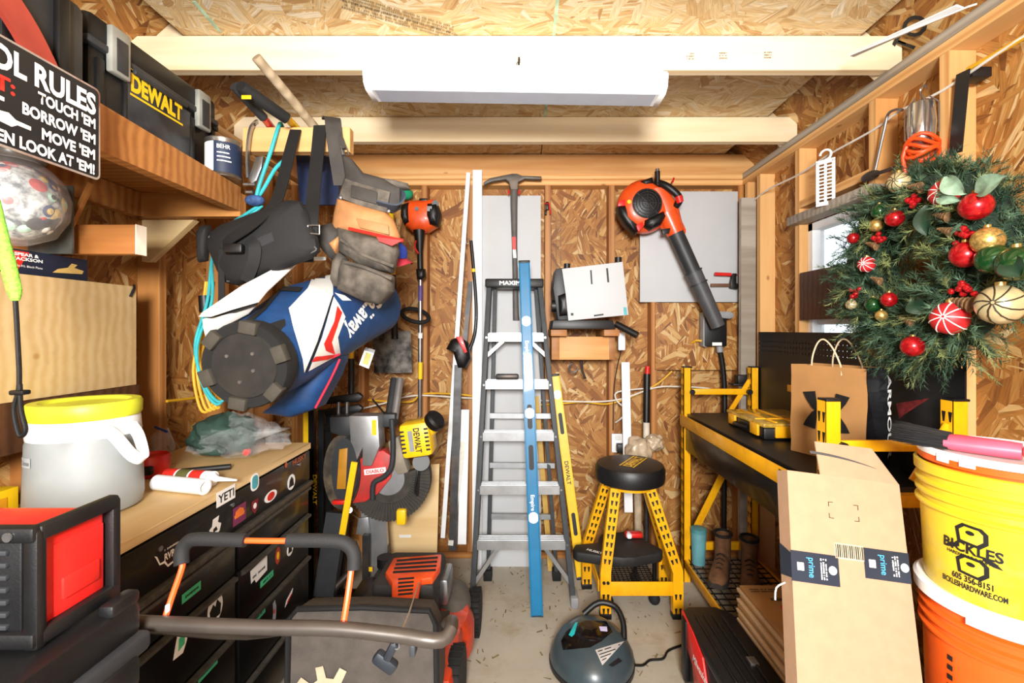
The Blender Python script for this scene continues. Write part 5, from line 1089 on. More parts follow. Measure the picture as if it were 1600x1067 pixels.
# ---------------- switch box, conduit, clamp
sb = thing('switch_box', 'black electrical disconnect box with grey hood on the back wall', 'switch box', W(1120, 520, 2.86))
part('enclosure', slab([(1102, 487), (1136, 487), (1136, 541), (1102, 541)], 2.83, .085, .004), BLK, sb); part('side_plate', slab([(1099, 488), (1104, 488), (1104, 543), (1099, 541)], 2.84, .07, .002), GRY, sb)
part('hood', slab([(1120, 486), (1142, 487), (1147, 490), (1147, 496), (1140, 498), (1122, 496)], 2.80, .10, .003), GRY, sb); part('label', slab([(1113, 535), (1128, 535), (1128, 540), (1113, 540)], 2.8285, .001, 0), WINK, sb); part('gland', B().cyl(W(1124, 541, 2.87), W(1125, 550, 2.87), .02, n=14), GRY, sb)
part('conduit', B().tube([W(1125, 548, 2.87), W(1129, 570, 2.88), W(1132, 610, 2.89), W(1132, 700, 2.89), W(1131, 860, 2.89)], .016, 10, smooth=4), BLK, sb); part('yellow_lead', B().tube([W(1081, 536, 2.908), W(1088, 532, 2.88), W(1100, 533, 2.87)], .007, 8, smooth=4), YC, sb)
bc_ = thing('bar_clamp', 'small bar clamp with red handle hung on the corner stud', 'clamp', W(1140, 440, 2.88))
part('bar', slab([(1111, 443), (1158, 443), (1158, 448), (1111, 448)], 2.88, .008, .001), mat('rust_bar', '6d4a36', .6, .4), bc_); part('red_handle', B().cyl(W(1117, 428, 2.875), W(1142, 429, 2.875), .011), RED, bc_); part('screw', B().cyl(W(1142, 429, 2.875), W(1152, 429, 2.875), .005), STL, bc_); part('jaw', slab([(1145, 427), (1151, 427), (1151, 442), (1155, 446), (1152, 452), (1142, 450), (1142, 442)], 2.865, .025, .002), BLK, bc_); part('swivel', B().ball(W(1155, 429, 2.88), .008), RED, bc_)
# ---------------- corner post, outlet, pipes, cables
pst = thing('corner_plank', 'grey weathered plank with black collar in the right back corner', 'plank', (1.36, 2.79, 0)); part('plank', B().bar(W(1168, 310, 2.80), V((W(1166, 600, 2.78).x, 2.78, 0)), .089, .03, up=(1, 0, 0)), 'pine_grey', pst); part('collar', B().box(W(1163, 592, 2.76), (.10, .06, .05), .006), BLK, pst); part('flange', B().box(W(1160, 600, 2.75), (.14, .08, .012), .003), BLK, pst)
ot = thing('wall_outlet', 'white duplex outlet on the back wall stud with black adapter', 'outlet', W(966, 690, 2.9))
part('plate', slab([(956, 678), (976, 678), (976, 707), (956, 707)], 2.905, .02, .003), WHT, ot)
for y in (684, 700): part('socket', slab([(961, y-4), (970, y-4), (970, y+4), (961, y+4)], 2.9, .004, .001), mat('socket_grey', 'd4d4d0', .5), ot)
part('adapter', B().box(W(971, 700, 2.88), (.06, .05, .055), .006), BLK, ot); part('white_lead', B().tube([W(962, 660, 2.90), W(972, 652, 2.86), (W(978, 640, 2.88)), W(964, 626, 2.88), W(966, 612, 2.88), W(1018, 606, 2.90)], .005, 8, smooth=5), WC, ot)
one('door_seal_strip', B().bar(W(977, 566, 2.87), W(982, 800, 2.78), .05, .012, up=(1, 0, 0)), WHT, 'upright white aluminium strip standing behind the stool', 'strip')
pt = thing('caulking_pole', 'black pole with red tip standing behind the stool', 'pole', W(1011, 680, 2.84)); part('pole', B().cyl(W(1011, 584, 2.86), W(1010, 660, 2.84), .020), BLK, pt); part('red_tip', B().cyl(W(1012, 572, 2.86), W(1011.5, 584, 2.86), .015), RED, pt); part('pale_sleeve', B().cyl(W(1010, 660, 2.84), W(1010, 684, 2.83), .020), mat('pale_sleeve', 'cfc6b5', .6), pt); part('lower_pole', B().cyl(W(1010, 684, 2.83), W(1010, 868, 2.80), .015), DST, pt)
def lump(c, r, amp, seed, flat=None):
    b = bmesh.new(); bmesh.ops.create_icosphere(b, subdivisions=4, radius=1)
    for v in b.verts:
        k = 1+amp*noise.noise(v.co*1.9+V((seed, 0, 0)))+amp*.4*noise.noise(v.co*4.5+V((0, seed, 0))); v.co = V((v.co.x*r[0]*k, v.co.y*r[1]*k, v.co.z*r[2]*k))+V(c)
        if flat is not None: v.co.z = max(v.co.z, flat)
    return B().merge(b)
wp_ = thing('wrapped_pipe', 'pipe elbow wrapped in a crumpled pale plastic bag behind the stool', 'plastic bag', W(1000, 700, 2.75)); PBG = mat('tan_plastic', 'bda98e', .35, var=.2, vscale=20, bump=.6, bscale=25); part('wrap', lump(W(997, 705, 2.74), (.075, .06, .085), .25, 2), PBG, wp_); part('wrap_end', lump(W(1022, 692, 2.74), (.055, .05, .05), .3, 6), PBG, wp_); part('pipe', B().cyl(W(997, 720, 2.74), W(997, 868, 2.80), .022), PBG, wp_)
cable('yellow_cable', [W(x, y, 2.906) for x, y in ((575, 625), (640, 628), (663, 615), (735, 618), (800, 632), (856, 632), (910, 628), (956, 630), (1020, 604), (1050, 580))], .006, YC, 'yellow cable sagging between studs along the back wall')
cable('white_cable', [W(x, y, 2.889) for x, y in ((540, 645), (600, 630), (650, 618), (735, 622), (856, 626), (956, 626), (1022, 606), (1060, 604), (1100, 606), (1118, 610))], .005, WC, 'white cable run beside the yellow one along the back wall')
cable('yellow_cable', [(-1.465, 1.9, 1.16), (-1.462, 2.1, 1.15), (-1.465, 2.29, 1.165), (-1.462, 2.5, 1.15), (-1.465, 2.7, 1.165)], .006, YC, 'yellow cable on the left wall behind the clear bag')
# ---------------- mitre saw on its stand
ms = thing('mitre_saw', 'large sliding mitre saw with red guard and yellow motor in the left back corner', 'mitre saw', W(585, 760, 2.4))
Ym = 2.35; cg = W(606, 748, Ym)
def arcplate(c, r0, r1, a0, a1, t, n=28): 
    o_ = [(r1*math.cos(a0+(a1-a0)*k/n), r1*math.sin(a0+(a1-a0)*k/n)) for k in range(n+1)]; i_ = [(r0*math.cos(a0+(a1-a0)*k/n), r0*math.sin(a0+(a1-a0)*k/n)) for k in range(n, -1, -1)]
    return B().prism(o_+i_, Matrix(((1, 0, 0, c.x), (0, 0, 1, c.y), (0, 1, 0, c.z), (0, 0, 0, 1))), t)
SR = 66*Ym/F
lg = part('lower_guard', arcplate(cg, .085, SR, math.radians(-170), math.radians(18), .05), mat('dusty_black', '37332e', .8, var=.3, vscale=30), ms)
for k in range(36): a = math.radians(-168+k*5.1); part('guard_rib', B().bar(cg+V((.125*math.cos(a), -.002, .125*math.sin(a))), cg+V((SR*1.01*math.cos(a), -.002, SR*1.01*math.sin(a))), .005, .008, up=(0, 1, 0)), MATS['dusty_black'], lg)
part('red_guard', B().prism([(x, z) for x, z in [((px-606)*Ym/F, (748-py)*Ym/F) for px, py in ((548, 785), (543, 760), (552, 725), (575, 708), (600, 702), (615, 712), (612, 745), (592, 770), (572, 782))]], Matrix(((1, 0, 0, cg.x), (0, 0, 1, cg.y-.02), (0, 1, 0, cg.z), (0, 0, 0, 1))), .07, .004), mat('faded_red', 'c0302c', .5, var=.15, dirt='8f4038'), ms)
plate('logo_label', rect(.11, .028), W(586, 736, Ym-.0215), (1, 0, .12), (0, 0, 1), WINK, ms); text('DIABLO', W(586, 736, Ym-.0225), (1, 0, .12), (0, 0, 1), .017, RINK, ms, wd=.09, bold=.03)
part('blade_disc', B().lathe([(.105, 0), (.105, .004)], cg+V((0, .002, 0)), (0, 1, 0), 36), ALU, ms)
part('hub_arm', B().tube([W(x, y, Ym-.03) for x, y in ((612, 655), (614, 690), (612, 728), (600, 745), (584, 755), (582, 780))], .014, 10, smooth=4), DGR, ms)
part('side_housing', slab([(545, 650), (590, 650), (593, 698), (580, 728), (566, 728), (566, 700), (556, 722), (548, 700)], Ym-.05, .10, .004), ALU, ms); part('warning_label', slab([(581, 656), (588, 656), (588, 680), (581, 680)], Ym-.0512, .001, 0), YINK, ms); part('rear_cover', slab([(514, 652), (546, 650), (556, 676), (540, 684), (516, 676)], Ym-.03, .10, .006), DGR, ms)
def ring_(px, py, rx, ry, Y, t, m, nm): 
    n = 32; A_ = [(W(px+rx*math.cos(2*PI*k/n), py+ry*math.sin(2*PI*k/n), Y)) for k in range(n)]; part(nm, B().loft([A_, [p+V((.01, t, 0)) for p in A_]]), m, ms)
ring_(533, 738, 28, 58, Ym-.04, .06, mat('sawdust_black', '3c352c', .85, var=.4, vscale=20, dirt='6b5b42'), 'turntable'); ring_(538, 736, 20, 52, Ym-.052, .02, DGR, 'turntable_rim'); part('scale_plate', slab([(530, 702), (543, 700), (540, 764), (526, 764)], Ym-.056, .004, .001), mat('amber_scale', 'b07a1c', .5), ms)
part('yellow_rule', B().bar(W(554, 722, Ym-.09), W(534, 840, Ym-.07), .03, .01, up=(1, 0, 0)), YELP, ms); part('clamp_foot', B().box(W(530, 784, Ym-.06), (.06, .03, .018), .003), RED, ms)
part('pivot_bolt', B().cyl(W(546, 797, Ym-.03), W(546, 797, Ym-.06), .014, n=14), STL, ms)
part('head_arm', slab([(606, 690), (622, 682), (632, 720), (638, 738), (622, 742), (612, 730)], Ym-.01, .08, .006), mat('dusty_grey', '8b8270', .7, var=.2), ms)
for x, m in ((607, DGR), (616, ALU)): part('slide_rail', B().cyl(W(x, 655, 2.42), W(x+9, 592, 2.55), .020), m, ms)
part('rail_clamp', B().box(W(607, 655, 2.42), (.09, .08, .07), .008), DGR, ms); part('handle_bar', B().tube([W(582, 624, 2.47), W(594, 638, 2.45), W(612, 660, 2.40)], .005, 8, smooth=4), BLK, ms)
Mm = frame(W(654, 683, 2.30), (1, 0, .14), (0, 0, 1))
mo = part('motor', B().box((0, 0, 0), (.15, .15, .17), .022, Mm), YELP, ms)
for s_ in (-1, 1):
    for k in range(6): part('motor_vent', B().box((s_*.058, -.0752, -.05+k*.02), (.02, .003, .009), .001, Mm), INK, mo)
text('DEWALT', Mm @ V((.012, -.0755, .0)), Mm.to_3x3() @ V((0, 0, -1)), Mm.to_3x3() @ V((1, 0, 0)), .028, INK, mo, wd=.12, bold=.03); part('rating_label', B().box((-.02, -.0755, .0), (.022, .001, .10), 0, Mm), GRY, mo)
part('motor_neck', B().cyl(W(668, 668, 2.29), W(682, 655, 2.29), .05, .045), YELP, ms); part('motor_cap', B().lathe([(.036, 0), (.05, .01), (.052, .04), (.04, .05)], W(674, 662, 2.24), (.55, -.3, .5), 20), BLK, ms)
part('cord', B().tube([W(655, 712, 2.32), W(652, 740, 2.30), W(648, 768, 2.30), W(652, 772, 2.30), W(655, 735, 2.30), W(664, 716, 2.30)], .005, 8, smooth=5), BLK, ms); part('dust_port', B().cyl(W(658, 722, 2.36), W(658, 722, 2.28), .042, n=20), BLK, ms); part('yellow_foot', B().box(W(628, 806, Ym), (.05, .05, .08), .012), YELP, ms)
ss = thing('saw_stand', 'folded grey and black saw stand under the mitre saw', 'saw stand', (-.85, 2.4, 0))
part('upright', B().bar(W(528, 800, Ym), W(508, 930, 2.28)*1, .10, .05, up=(1, 0, 0)), DGR, ss); part('rail_beam', B().bar(W(584, 790, Ym+.10), W(590, 905, Ym+.10), .13, .03, up=(1, 0, 0)), ALU, ss); part('slot_rail', B().bar(W(572, 835, Ym), W(572, 905, Ym), .03, .03, up=(1, 0, 0)), DST, ss); part('fence_plate', slab([(560, 810), (575, 808), (578, 835), (556, 835)], Ym+.06, .02, .002), ALU, ss); part('warning_label', slab([(574, 886), (582, 886), (582, 893), (574, 893)], Ym-.0005, .001, 0), YINK, ss)
part('base_bar', B().bar((-1.0, 2.46, .03), (-.66, 2.46, .03), .05, .06), BLK, ss); part('leg_tube', B().cyl(W(517, 925, 2.28), W(560, 880, 2.34), .018), DST, ss)
for x in (-.98, -.70): part('leg', B().bar((x, 2.46, .05), (x*.6-.34, 2.46, .60), .04, .03, up=(0, 1, 0)), BLK, ss)
rk = thing('tool_rack', 'black upright rack of clamps and folded stands beside the drawer chest', 'rack', (-1.1, 2.45, 0))
for x, m in ((488, BLKM), (503, BLK), (515, BLKM)): part('upright', B().bar(W(x, 640, 2.5)*1, V((W(x, 640, 2.5).x, 2.5, .0)), .03, .03), m, rk)
for y in (622, 640, 665): part('clamp_jaw', slab([(505, y), (560, y-8), (566, y-2), (560, y+6), (508, y+10)], 2.48, .03, .004), BLK, rk)
for x in (529, 542): part('steel_tube', B().cyl(W(x, 628, 2.46), W(x, 660, 2.46), .010), STL, rk)
part('yellow_post', B().bar(W(480, 640, 2.52), V((W(480, 640, 2.52).x, 2.52, 0)), .03, .03), YELP, rk); text('DEWALT', W(492, 765, 2.482), (0, 0, -1), (1, 0, 0), .02, YINK, rk, wd=.16, bold=.03); part('yellow_handle', B().cyl(W(549, 540, 2.55), W(549, 560, 2.55), .014), YELP, rk); part('black_handle', B().cyl(W(549, 560, 2.55), W(549, 625, 2.55), .017), BLK, rk)
one('plywood_offcut', B().hexa([(-.88, 2.68, 0), (-.50, 2.68, 0), (-.50, 2.692, 0), (-.88, 2.692, 0), (-.88, 2.78, .62), (-.50, 2.78, .645), (-.50, 2.792, .645), (-.88, 2.792, .62)]), 'plywood', 'bare plywood offcut leaning on the back wall behind the mower', 'plywood')
plate('sticker', rect(.07, .022), (-.69, 2.7165, .235), (1, 0, 0), (0, 0, 1), WINK, bpy.data.objects['plywood_offcut'])
# ============================================================ FOREGROUND
# ---------------- lawn mower
mw_ = thing('lawn_mower', 'orange and black lawn mower with grey grass bag parked by the chest', 'lawn mower', (-.47, 1.8, 0))
MBG = mat('bag_mesh', '504943', .9, var=.15, vscale=20, bump=.8, bscale=500)
r0 = [(-.655, 1.285, .20), (-.25, 1.285, .20), (-.24, 1.30, .40), (-.245, 1.31, .62), (-.265, 1.315, .655), (-.45, 1.31, .668), (-.64, 1.315, .66), (-.662, 1.31, .635), (-.662, 1.30, .40)]
r1 = [(x*1.0-.01, y+.12, z-.02 if z < .5 else z-.04) for x, y, z in r0]; r2 = [((x+.45)*.9-.46, y+.32, (z if z < .3 else z*.62+.03)) for x, y, z in r0]
part('grass_bag', B().loft([[V(p) for p in r] for r in (r0, r1, r2)]), MBG, mw_, ang=35)
part('bag_binding', B().tube([V(p)+V((0, -.004, 0)) for p in r0], .008, 8, closed=True), NYL, mw_)
gear = []
for k in range(9):
    a0_ = 2*PI*k/9
    for da, r in ((0, .10), (.22, .10), (.30, .066), (.62, .066)): gear.append((r*math.cos(a0_+da+.3), r*math.sin(a0_+da+.3)))
plate('bag_emblem', gear, V((-.548, 1.292, .41)), (1, 0, 0), (0, .05, 1), mat('beige_print', 'b5a88c', .8), mw_)
part('deck', B().lathe([(.25, .11), (.265, .12), (.265, .20), (.24, .25), (.15, .275)], (-.47, 1.96, 0), n=40).box((-.47, 1.80, .19), (.46, .46, .14), .03), ORD, mw_)
part('front_cover', B().ball((-.315, 2.06, .215), (.085, .17, .085), n=20), mat('dirty_grey_plastic', '5a5650', .7, var=.2), mw_)
en = part('engine_block', B().box((-.49, 1.93, .335), (.30, .30, .16), .03), DGR, mw_)
part('shroud', B().box((-.465, 1.93, .425), (.25, .28, .08), .025), mat('sooty_plastic', '2e2c2b', .65, var=.2), mw_)
cov = [(615, 872), (690, 866), (688, 885), (676, 903), (658, 905), (652, 938), (612, 940), (612, 910), (602, 895)]
pts = [WZ(x, y, .482) for x, y in cov]
oc = part('engine_cover', B().prism([(p.x, p.y) for p in pts], Matrix.Translation((0, 0, .455)), .03, .006), ORG, mw_)
for k in range(4):
    a, b_ = WZ(620-2*k, 876+6*k, .486), WZ(684-1*k, 871+6.5*k, .486); part('cover_slot', B().bar(a, b_, .003, .014), INK, oc)
for k in range(5):
    a, b_ = WZ(622, 905+6*k, .486), WZ(647-.5*k, 903+6*k, .486); part('cover_slot', B().bar(a, b_, .003, .010), INK, oc)
part('air_filter', B().box((-.635, 1.88, .37), (.09, .17, .09), .03), BLK, mw_); part('fuel_cap', B().cyl((-.60, 2.02, .42), (-.60, 2.02, .46), .035), BLK, mw_); part('muffler', B().box((-.325, 1.97, .37), (.04, .15, .11), .015), STL, mw_)
part('cooling_fins', B().box((-.60, 1.78, .30), (.14, .05, .012)).box((-.60, 1.78, .325), (.14, .05, .012)).box((-.60, 1.78, .35), (.14, .05, .012)), BLK, mw_)
part('spec_label', B().box(W(630, 950, 1.755), (.07, .002, .03)), GRY, mw_); part('rear_flap', B().bar((-.66, 1.66, .40), (-.27, 1.66, .40), .012, .12), BLK, mw_); part('bag_handle', B().tube([(-.56, 1.56, .43), (-.55, 1.55, .47), (-.40, 1.55, .47), (-.39, 1.56, .43)], .008, 8, smooth=3), BLK, mw_)
def wheel(x, y, r, wd, hub):
    s_ = 1 if x > -.47 else -1
    w_ = part('wheel', B().lathe([(r*.62, -wd/2), (r*.95, -wd/2), (r, -wd*.3), (r, wd*.3), (r*.95, wd/2), (r*.62, wd/2)], (x, y, r), (1, 0, 0), 32), RUB, mw_)
    part('hub', B().lathe([(r*.63, -wd*.42), (r*.63, wd*.38), (r*.3, wd*.30*s_+0), (.01, wd*.5)], (x, y, r), (1, 0, 0), 24), hub, w_)
    for k in range(28): a = 2*PI*k/28; part('tread', B().box((x, y+r*math.cos(a), r+r*math.sin(a)*.985), (wd*.92, .007, .007), 0), RUB, w_)
wheel(-.222, 2.21, .103, .045, GRY); wheel(-.75, 2.21, .103, .045, GRY); wheel(-.245, 1.70, .135, .05, GRY); wheel(-.73, 1.70, .135, .05, GRY)
HT = mat('brown_grey_tube', '453e38', .4, .4, var=.15)
cbp = [W(162, 972, .75), W(240, 974, .75), W(400, 980, .75), W(520, 982, .75), W(620, 992, .75), W(690, 1000, .75)]
part('handle_bar', B().tube([V((-.72, 1.62, .42)), V((-.715, 1.2, .66)), W(158, 970, .80)]+cbp[0:1]+cbp[1:]+[V((-.125, .82, .935)), V((-.20, 1.2, .69)), V((-.265, 1.62, .42))], .0115, 12, smooth=4), HT, mw_)
part('bail_wire', B().tube([W(255, 975, .76), W(268, 935, .775), W(285, 885, .79), W(285, 862, .80), W(300, 842, .80)], .0048, 8, smooth=4), ORG, mw_)
part('bail_wire', B().tube([W(535, 985, .76), W(543, 935, .775), W(549, 890, .79)], .0052, 8, smooth=4), ORG, mw_)
part('bail_wire', B().tube([W(300, 843, .80), W(420, 845, .80), W(545, 845, .80)], .0048, 8), ORG, mw_)
part('bail_grip', B().tube([W(284, 882, .79), W(284, 862, .797), W(292, 848, .80), W(310, 842, .80), W(384, 844, .80)], .0115, 12, smooth=4), RUB, mw_)
part('bail_grip', B().tube([W(450, 844, .80), W(520, 845, .80), W(543, 851, .80), W(553, 866, .797), W(553, 890, .79)], .0115, 12, smooth=4), RUB, mw_)
part('cable_clip', B().box(W(262, 950, .765), (.005, .006, .012), .001), WHT, mw_)
part('starter_cord', B().tube([W(655, 908, 1.80), W(640, 955, 1.25), W(621, 1003, .76)], .0022, 6), mat('cord_fibre', 'c4beb2', .8), mw_)
part('starter_guide', B().tube([W(620+4*math.cos(a), 1008+6*math.sin(a), .76) for a in [2*PI*k/12 for k in range(12)]], .0018, 6, closed=True), STL, mw_)
part('starter_handle', B().bar(W(586, 1022, .77), W(618, 1046, .77), .022, .018, bev=.006).bar(W(604, 1030, .765), W(618, 1003, .765), .014, .014, bev=.004), mat('slate_plastic', '1c2026', .45), mw_)
part('speed_knob', B().box(W(646, 1012, .76), (.01, .02, .02), .003), DGR, mw_)
# ---------------- stool
so = thing('shop_stool', 'yellow steel shop stool with round black padded seat', 'stool', (.58, 2.45, 0))
sc_ = V((.572, 2.45, 0))
part('seat', B().lathe([(.165, .655), (.178, .662), (.182, .68), (.182, .725), (.172, .744), (.13, .752), (.02, .754)], sc_, n=44), mat('black_vinyl', '161618', .42, var=.2, bump=.3, bscale=250), so)
dxy = V((.55, .83, 0)); text('DEWALT', sc_+V((.02, .0, .7535)), dxy, V((-.83, .55, 0)), .045, YINK, so, wd=.20, bold=.05)
for s_ in (-1, 1): plate('logo_bar', rect(.21, .008), sc_+V((.02, .0, .7535))+V((-.83, .55, 0))*.036*s_, dxy, V((-.83, .55, 0)), YINK, so)
part('seat_ring', B().lathe([(.12, .63), (.13, .63), (.13, .655), (.12, .655)], sc_, n=32), YEL, so)
def sleg(top, knee, foot):
    top, knee, foot = V(top), V(knee), V(foot); o_ = part('leg', B().tube([top, knee, knee+V((0, 0, -.02)), foot+V((0, 0, .02))], .02, flat=(.052, .034), up=(1, 0, 0)), YEL, so)
    b = B()
    for k in range(9):
        p = top.lerp(knee, (k+.7)/10); d_ = (knee-top).normalized(); x_ = V((1, 0, 0)); x_ = (x_-d_*x_.dot(d_)).normalized()
        for s in (-1, 1):
            c_ = p+x_*s*.011+V((0, -.0185, 0)); b._add([c_-x_*.007-d_*.012, c_+x_*.007-d_*.012, c_+x_*.003+d_*.012, c_-x_*.003+d_*.012], [(0, 1, 2, 3)])
    for k in range(2):
        p = knee.lerp(foot, .52+.3*k)
        for s in (-1, 1): c_ = p+V((s*.011, -.0185, 0)); b._add([c_+V((-.007, 0, .014)), c_+V((.007, 0, .014)), c_+V((.003, 0, -.014)), c_+V((-.003, 0, -.014))], [(0, 1, 2, 3)])
    tagm(part('leg_slots', b, INK, o_), kind='stuff'); part('foot_cap', B().box(foot+V((0, 0, .014)), (.058, .042, .028), .004), BLK, o_)
sleg((.478, 2.37, .64), (.42, 2.33, .235), (.42, 2.33, 0)); sleg((.655, 2.37, .64), (.783, 2.33, .235), (.783, 2.33, 0)); sleg((.47, 2.53, .64), (.362, 2.60, .235), (.362, 2.60, 0)); sleg((.67, 2.53, .64), (.80, 2.62, .235), (.80, 2.62, 0))
part('brace', B().box((.60, 2.322, .15), (.34, .006, .07), .001), YEL, so)
for x in (.41, .43): part('bolt', B().cyl((x, 2.312, .185), (x, 2.306, .185), .008, n=12), INK, so)
part('brace', B().box((.39, 2.465, .15), (.006, .23, .06), .001), YEL, so); part('brace', B().box((.792, 2.475, .15), (.006, .25, .06), .001), YEL, so)
# low padded seat pushed under it
pd = thing('creeper_seat', 'low black padded seat pushed under the yellow stool', 'seat', (.58, 2.5, 0))
part('cushion', B().prism([(.27, 2.475), (.285, 2.435), (.42, 2.395), (.52, 2.375), (.58, 2.38), (.735, 2.43), (.755, 2.47), (.70, 2.56), (.66, 2.68), (.63, 2.70), (.46, 2.66), (.435, 2.62), (.42, 2.55), (.29, 2.53)], Matrix.Translation((0, 0, .225)), .055, .012), mat('black_foam_vinyl', '1e1e1e', .6, var=.25, bump=.3, bscale=150, dirt='2c2a27'), pd)
text('HUSKY', (.385, 2.44, .2806), (.8, -.5, 0), (.5, .8, 0), .02, WINK, pd, wd=.09, bold=.03)
b = B()
for k in range(12): y = 2.40+k*.022; b.bar((.44, y, .12), (.71, y, .12), .004, .004)
for k in range(12): x = .45+k*.023; b.bar((x, 2.39, .12), (x, 2.65, .12), .004, .004)
part('wire_tray', b, BLKM, pd)
for x, y in ((.45, 2.42), (.70, 2.44), (.47, 2.63), (.65, 2.65)): part('leg', B().cyl((x, y, .03), (x, y, .226), .012, n=12), BLKM, pd); part('caster', B().ball((x, y, .03), .03, n=14), RUB, pd)
rk_ = thing('red_packet', 'small red and white packet lying on the low black seat', 'packet', (.64, 2.6, .281)); part('packet_body', B().box((.63, 2.61, .296), (.10, .05, .03), .012, None), RED, rk_); part('white_band', B().box((.60, 2.597, .298), (.03, .05, .028), .01), WHT, rk_)
# ---------------- spot cleaner
vc = thing('floor_cleaner', 'small grey and black carpet cleaner with teal accents on the floor', 'cleaner', (.30, 1.98, 0))
c0 = V((.30, 1.99, 0))
def egg(z, k, dy=0): return [c0+V((.172*k*math.cos(a)*(1+.06*math.cos(2*a)), dy+.175*k*math.sin(a)*(1.0-.12*math.sin(a)), z)) for a in [2*PI*q_/40 for q_ in range(40)]]
part('base', B().loft([egg(.0, .93), egg(.012, 1.0), egg(.035, 1.01)]), BLK, vc)
part('shell', B().loft([egg(.035, .995), egg(.07, .97), egg(.105, .86, .01), egg(.135, .70, .025), egg(.155, .50, .04), egg(.163, .3, .05), egg(.165, .05, .05)]), mat('teal_grey_gloss', '39454a', .32, var=.1, coat=.15), vc, ang=60)
shl = [o for o in vc.children if o.name.startswith('shell')][0]
decal('dark_window', [(877, 1002), (884, 988), (897, 977), (915, 970), (947, 971), (957, 987), (940, 1002), (922, 1012), (880, 1016)], shl, mat('smoked_gloss', '0b0c0e', .15, coat=.4), vc, .002)
decal('teal_accent', [(889, 993), (899, 974), (903, 973), (898, 992), (894, 996)], shl, mat('teal_plastic', '1fa7a8', .4), vc, .004, 1)
decal('display', [(936, 980), (948, 980), (949, 988), (938, 987)], shl, mat('lilac_label', 'c9c4ea', .4), vc, .004, 1)
lb_ = decal('info_label', [(930, 1016), (975, 1002), (941, 1040)], shl, mat('silver_label', 'b4aea8', .4), vc, .003, 2)
for k in range(4): decal('label_line', [(934+2*k, 1018+4.5*k), (968-7*k, 1007+7*k), (968-7*k, 1008.6+7*k), (934+2*k, 1019.6+4.5*k)], shl, INK, lb_, .004, 1)
decal('port', [(950, 1040), (966, 1028), (972, 1033), (957, 1042)], shl, INK, vc, .003, 1)
part('handle', B().tube([c0+V(p) for p in ((-.02, .11, .16), (.05, .12, .205), (.12, .10, .20), (.145, .05, .165), (.14, .0, .12))], .013, 10, smooth=4), BLK, vc)
part('front_latch', B().box(c0+V((.0, -.172, .055)), (.09, .02, .03), .006), mat('latch_teal_grey', '566468', .4), vc)
cable('power_cord', [(.46, 1.96, .03), (.52, 1.99, .006), (.56, 2.02, .006), (.62, 2.03, .006), (.66, 2.08, .006), (.74, 2.12, .006)], .005, BLK, 'black cord from the floor cleaner toward the red toolbox')
# ---------------- stackable toolbox
pkx = thing('stack_toolbox', 'black and red modular toolbox on the floor by the bench', 'toolbox', (.76, 1.64, 0))
X0k, X1k, Ya, Yb = .660, .858, 1.345, 1.925
part('body', B().box(((X0k+X1k)/2, (Ya+Yb)/2, .13), (X1k-X0k-.01, Yb-Ya-.01, .26), .012), BLK, pkx)
part('lid', B().prism([(X0k, Ya), (X1k, Ya), (X1k, Yb-.05), (X1k-.05, Yb), (X0k+.03, Yb), (X0k, Yb-.03)], Matrix.Translation((0, 0, .255)), .045, .008), BLK, pkx)
part('red_side', B().prism([(1.90, .30), (1.90, .22), (1.78, .16), (1.74, .04), (1.40, .03), (1.40, .12), (1.62, .14), (1.68, .26), (1.78, .29)], Matrix(((0, 0, 1, X0k-.004), (1, 0, 0, 0), (0, 1, 0, 0), (0, 0, 0, 1))), .008, .001), RED, pkx)
text('Milwaukee', (X0k-.0045, 1.70, .20), (0, -1, 0), (0, 0, 1), .028, WINK, pkx, wd=.14, shear=.3, bold=.02)
for x in (.70, .735, .77, .805): part('lid_rib', B().box((x, 1.68, .303), (.012, .36, .008), .003), BLK, pkx)
part('front_latch', B().box((.77, 1.36, .275), (.10, .04, .05), .008), DGR, pkx); part('lock_plate', B().box((.80, 1.60, .303), (.03, .04, .01), .003), STL, pkx)
for y in (1.42, 1.86): part('corner_guard', B().box((X0k-.001, y, .17), (.02, .05, .24), .006), BLK, pkx)
# ---------------- paper yard bags
ORD_ = ['', 'second', 'third', 'fourth', 'fifth', 'sixth', 'seventh', 'eighth', 'ninth', 'tenth', 'eleventh', 'twelfth', 'thirteenth', 'fourteenth', 'lowest']
for k in range(15):
    random.seed(40+k); z = .138+.0192*k; dx, dy = random.uniform(-.008, .008), random.uniform(-.012, .012)
    last = k == 14
    yb = thing('yard_bag', 'uppermost folded kraft yard bag with printed face on the stack' if last else ('lowest folded kraft yard bag in the stack on the bench shelf' if k == 0 else ORD_[14-k]+' folded kraft yard bag from the top of the stack'), 'paper bag', (1.03, 1.67, z), 'folded yard bags')
    M = Matrix.Translation((1.03+dx, 1.67+dy, z+.009)) @ Matrix.Rotation(random.uniform(-.02, .02), 4, 'Z')
    part('fold', B().box((0, 0, .0045), (.32, .40, .008), .003, M).box((.002, .003, -.0045), (.318, .397, .008), .003, M), CARD if k % 2 else KRAFT, yb)
    if last:
        marks((1.04, 1.76, z+.0172), (1, 0, 0), (0, 1, 0), .03, .18, INK, yb, 1, 3); text('O', (.99, 1.70, z+.0178), (1, 0, 0), (0, 1, 0), .05, RINK, yb, wd=.07, bold=.05); marks((.95, 1.82, z+.0172), (1, 0, 0), (0, 1, 0), .03, .10, INK, yb, 2, 4); plate('print_block', rect(.09, .06), (1.0, 1.59, z+.0175), (1, 0, 0), (0, 1, 0), mat('brown_print', '6a4a34', .7), yb)
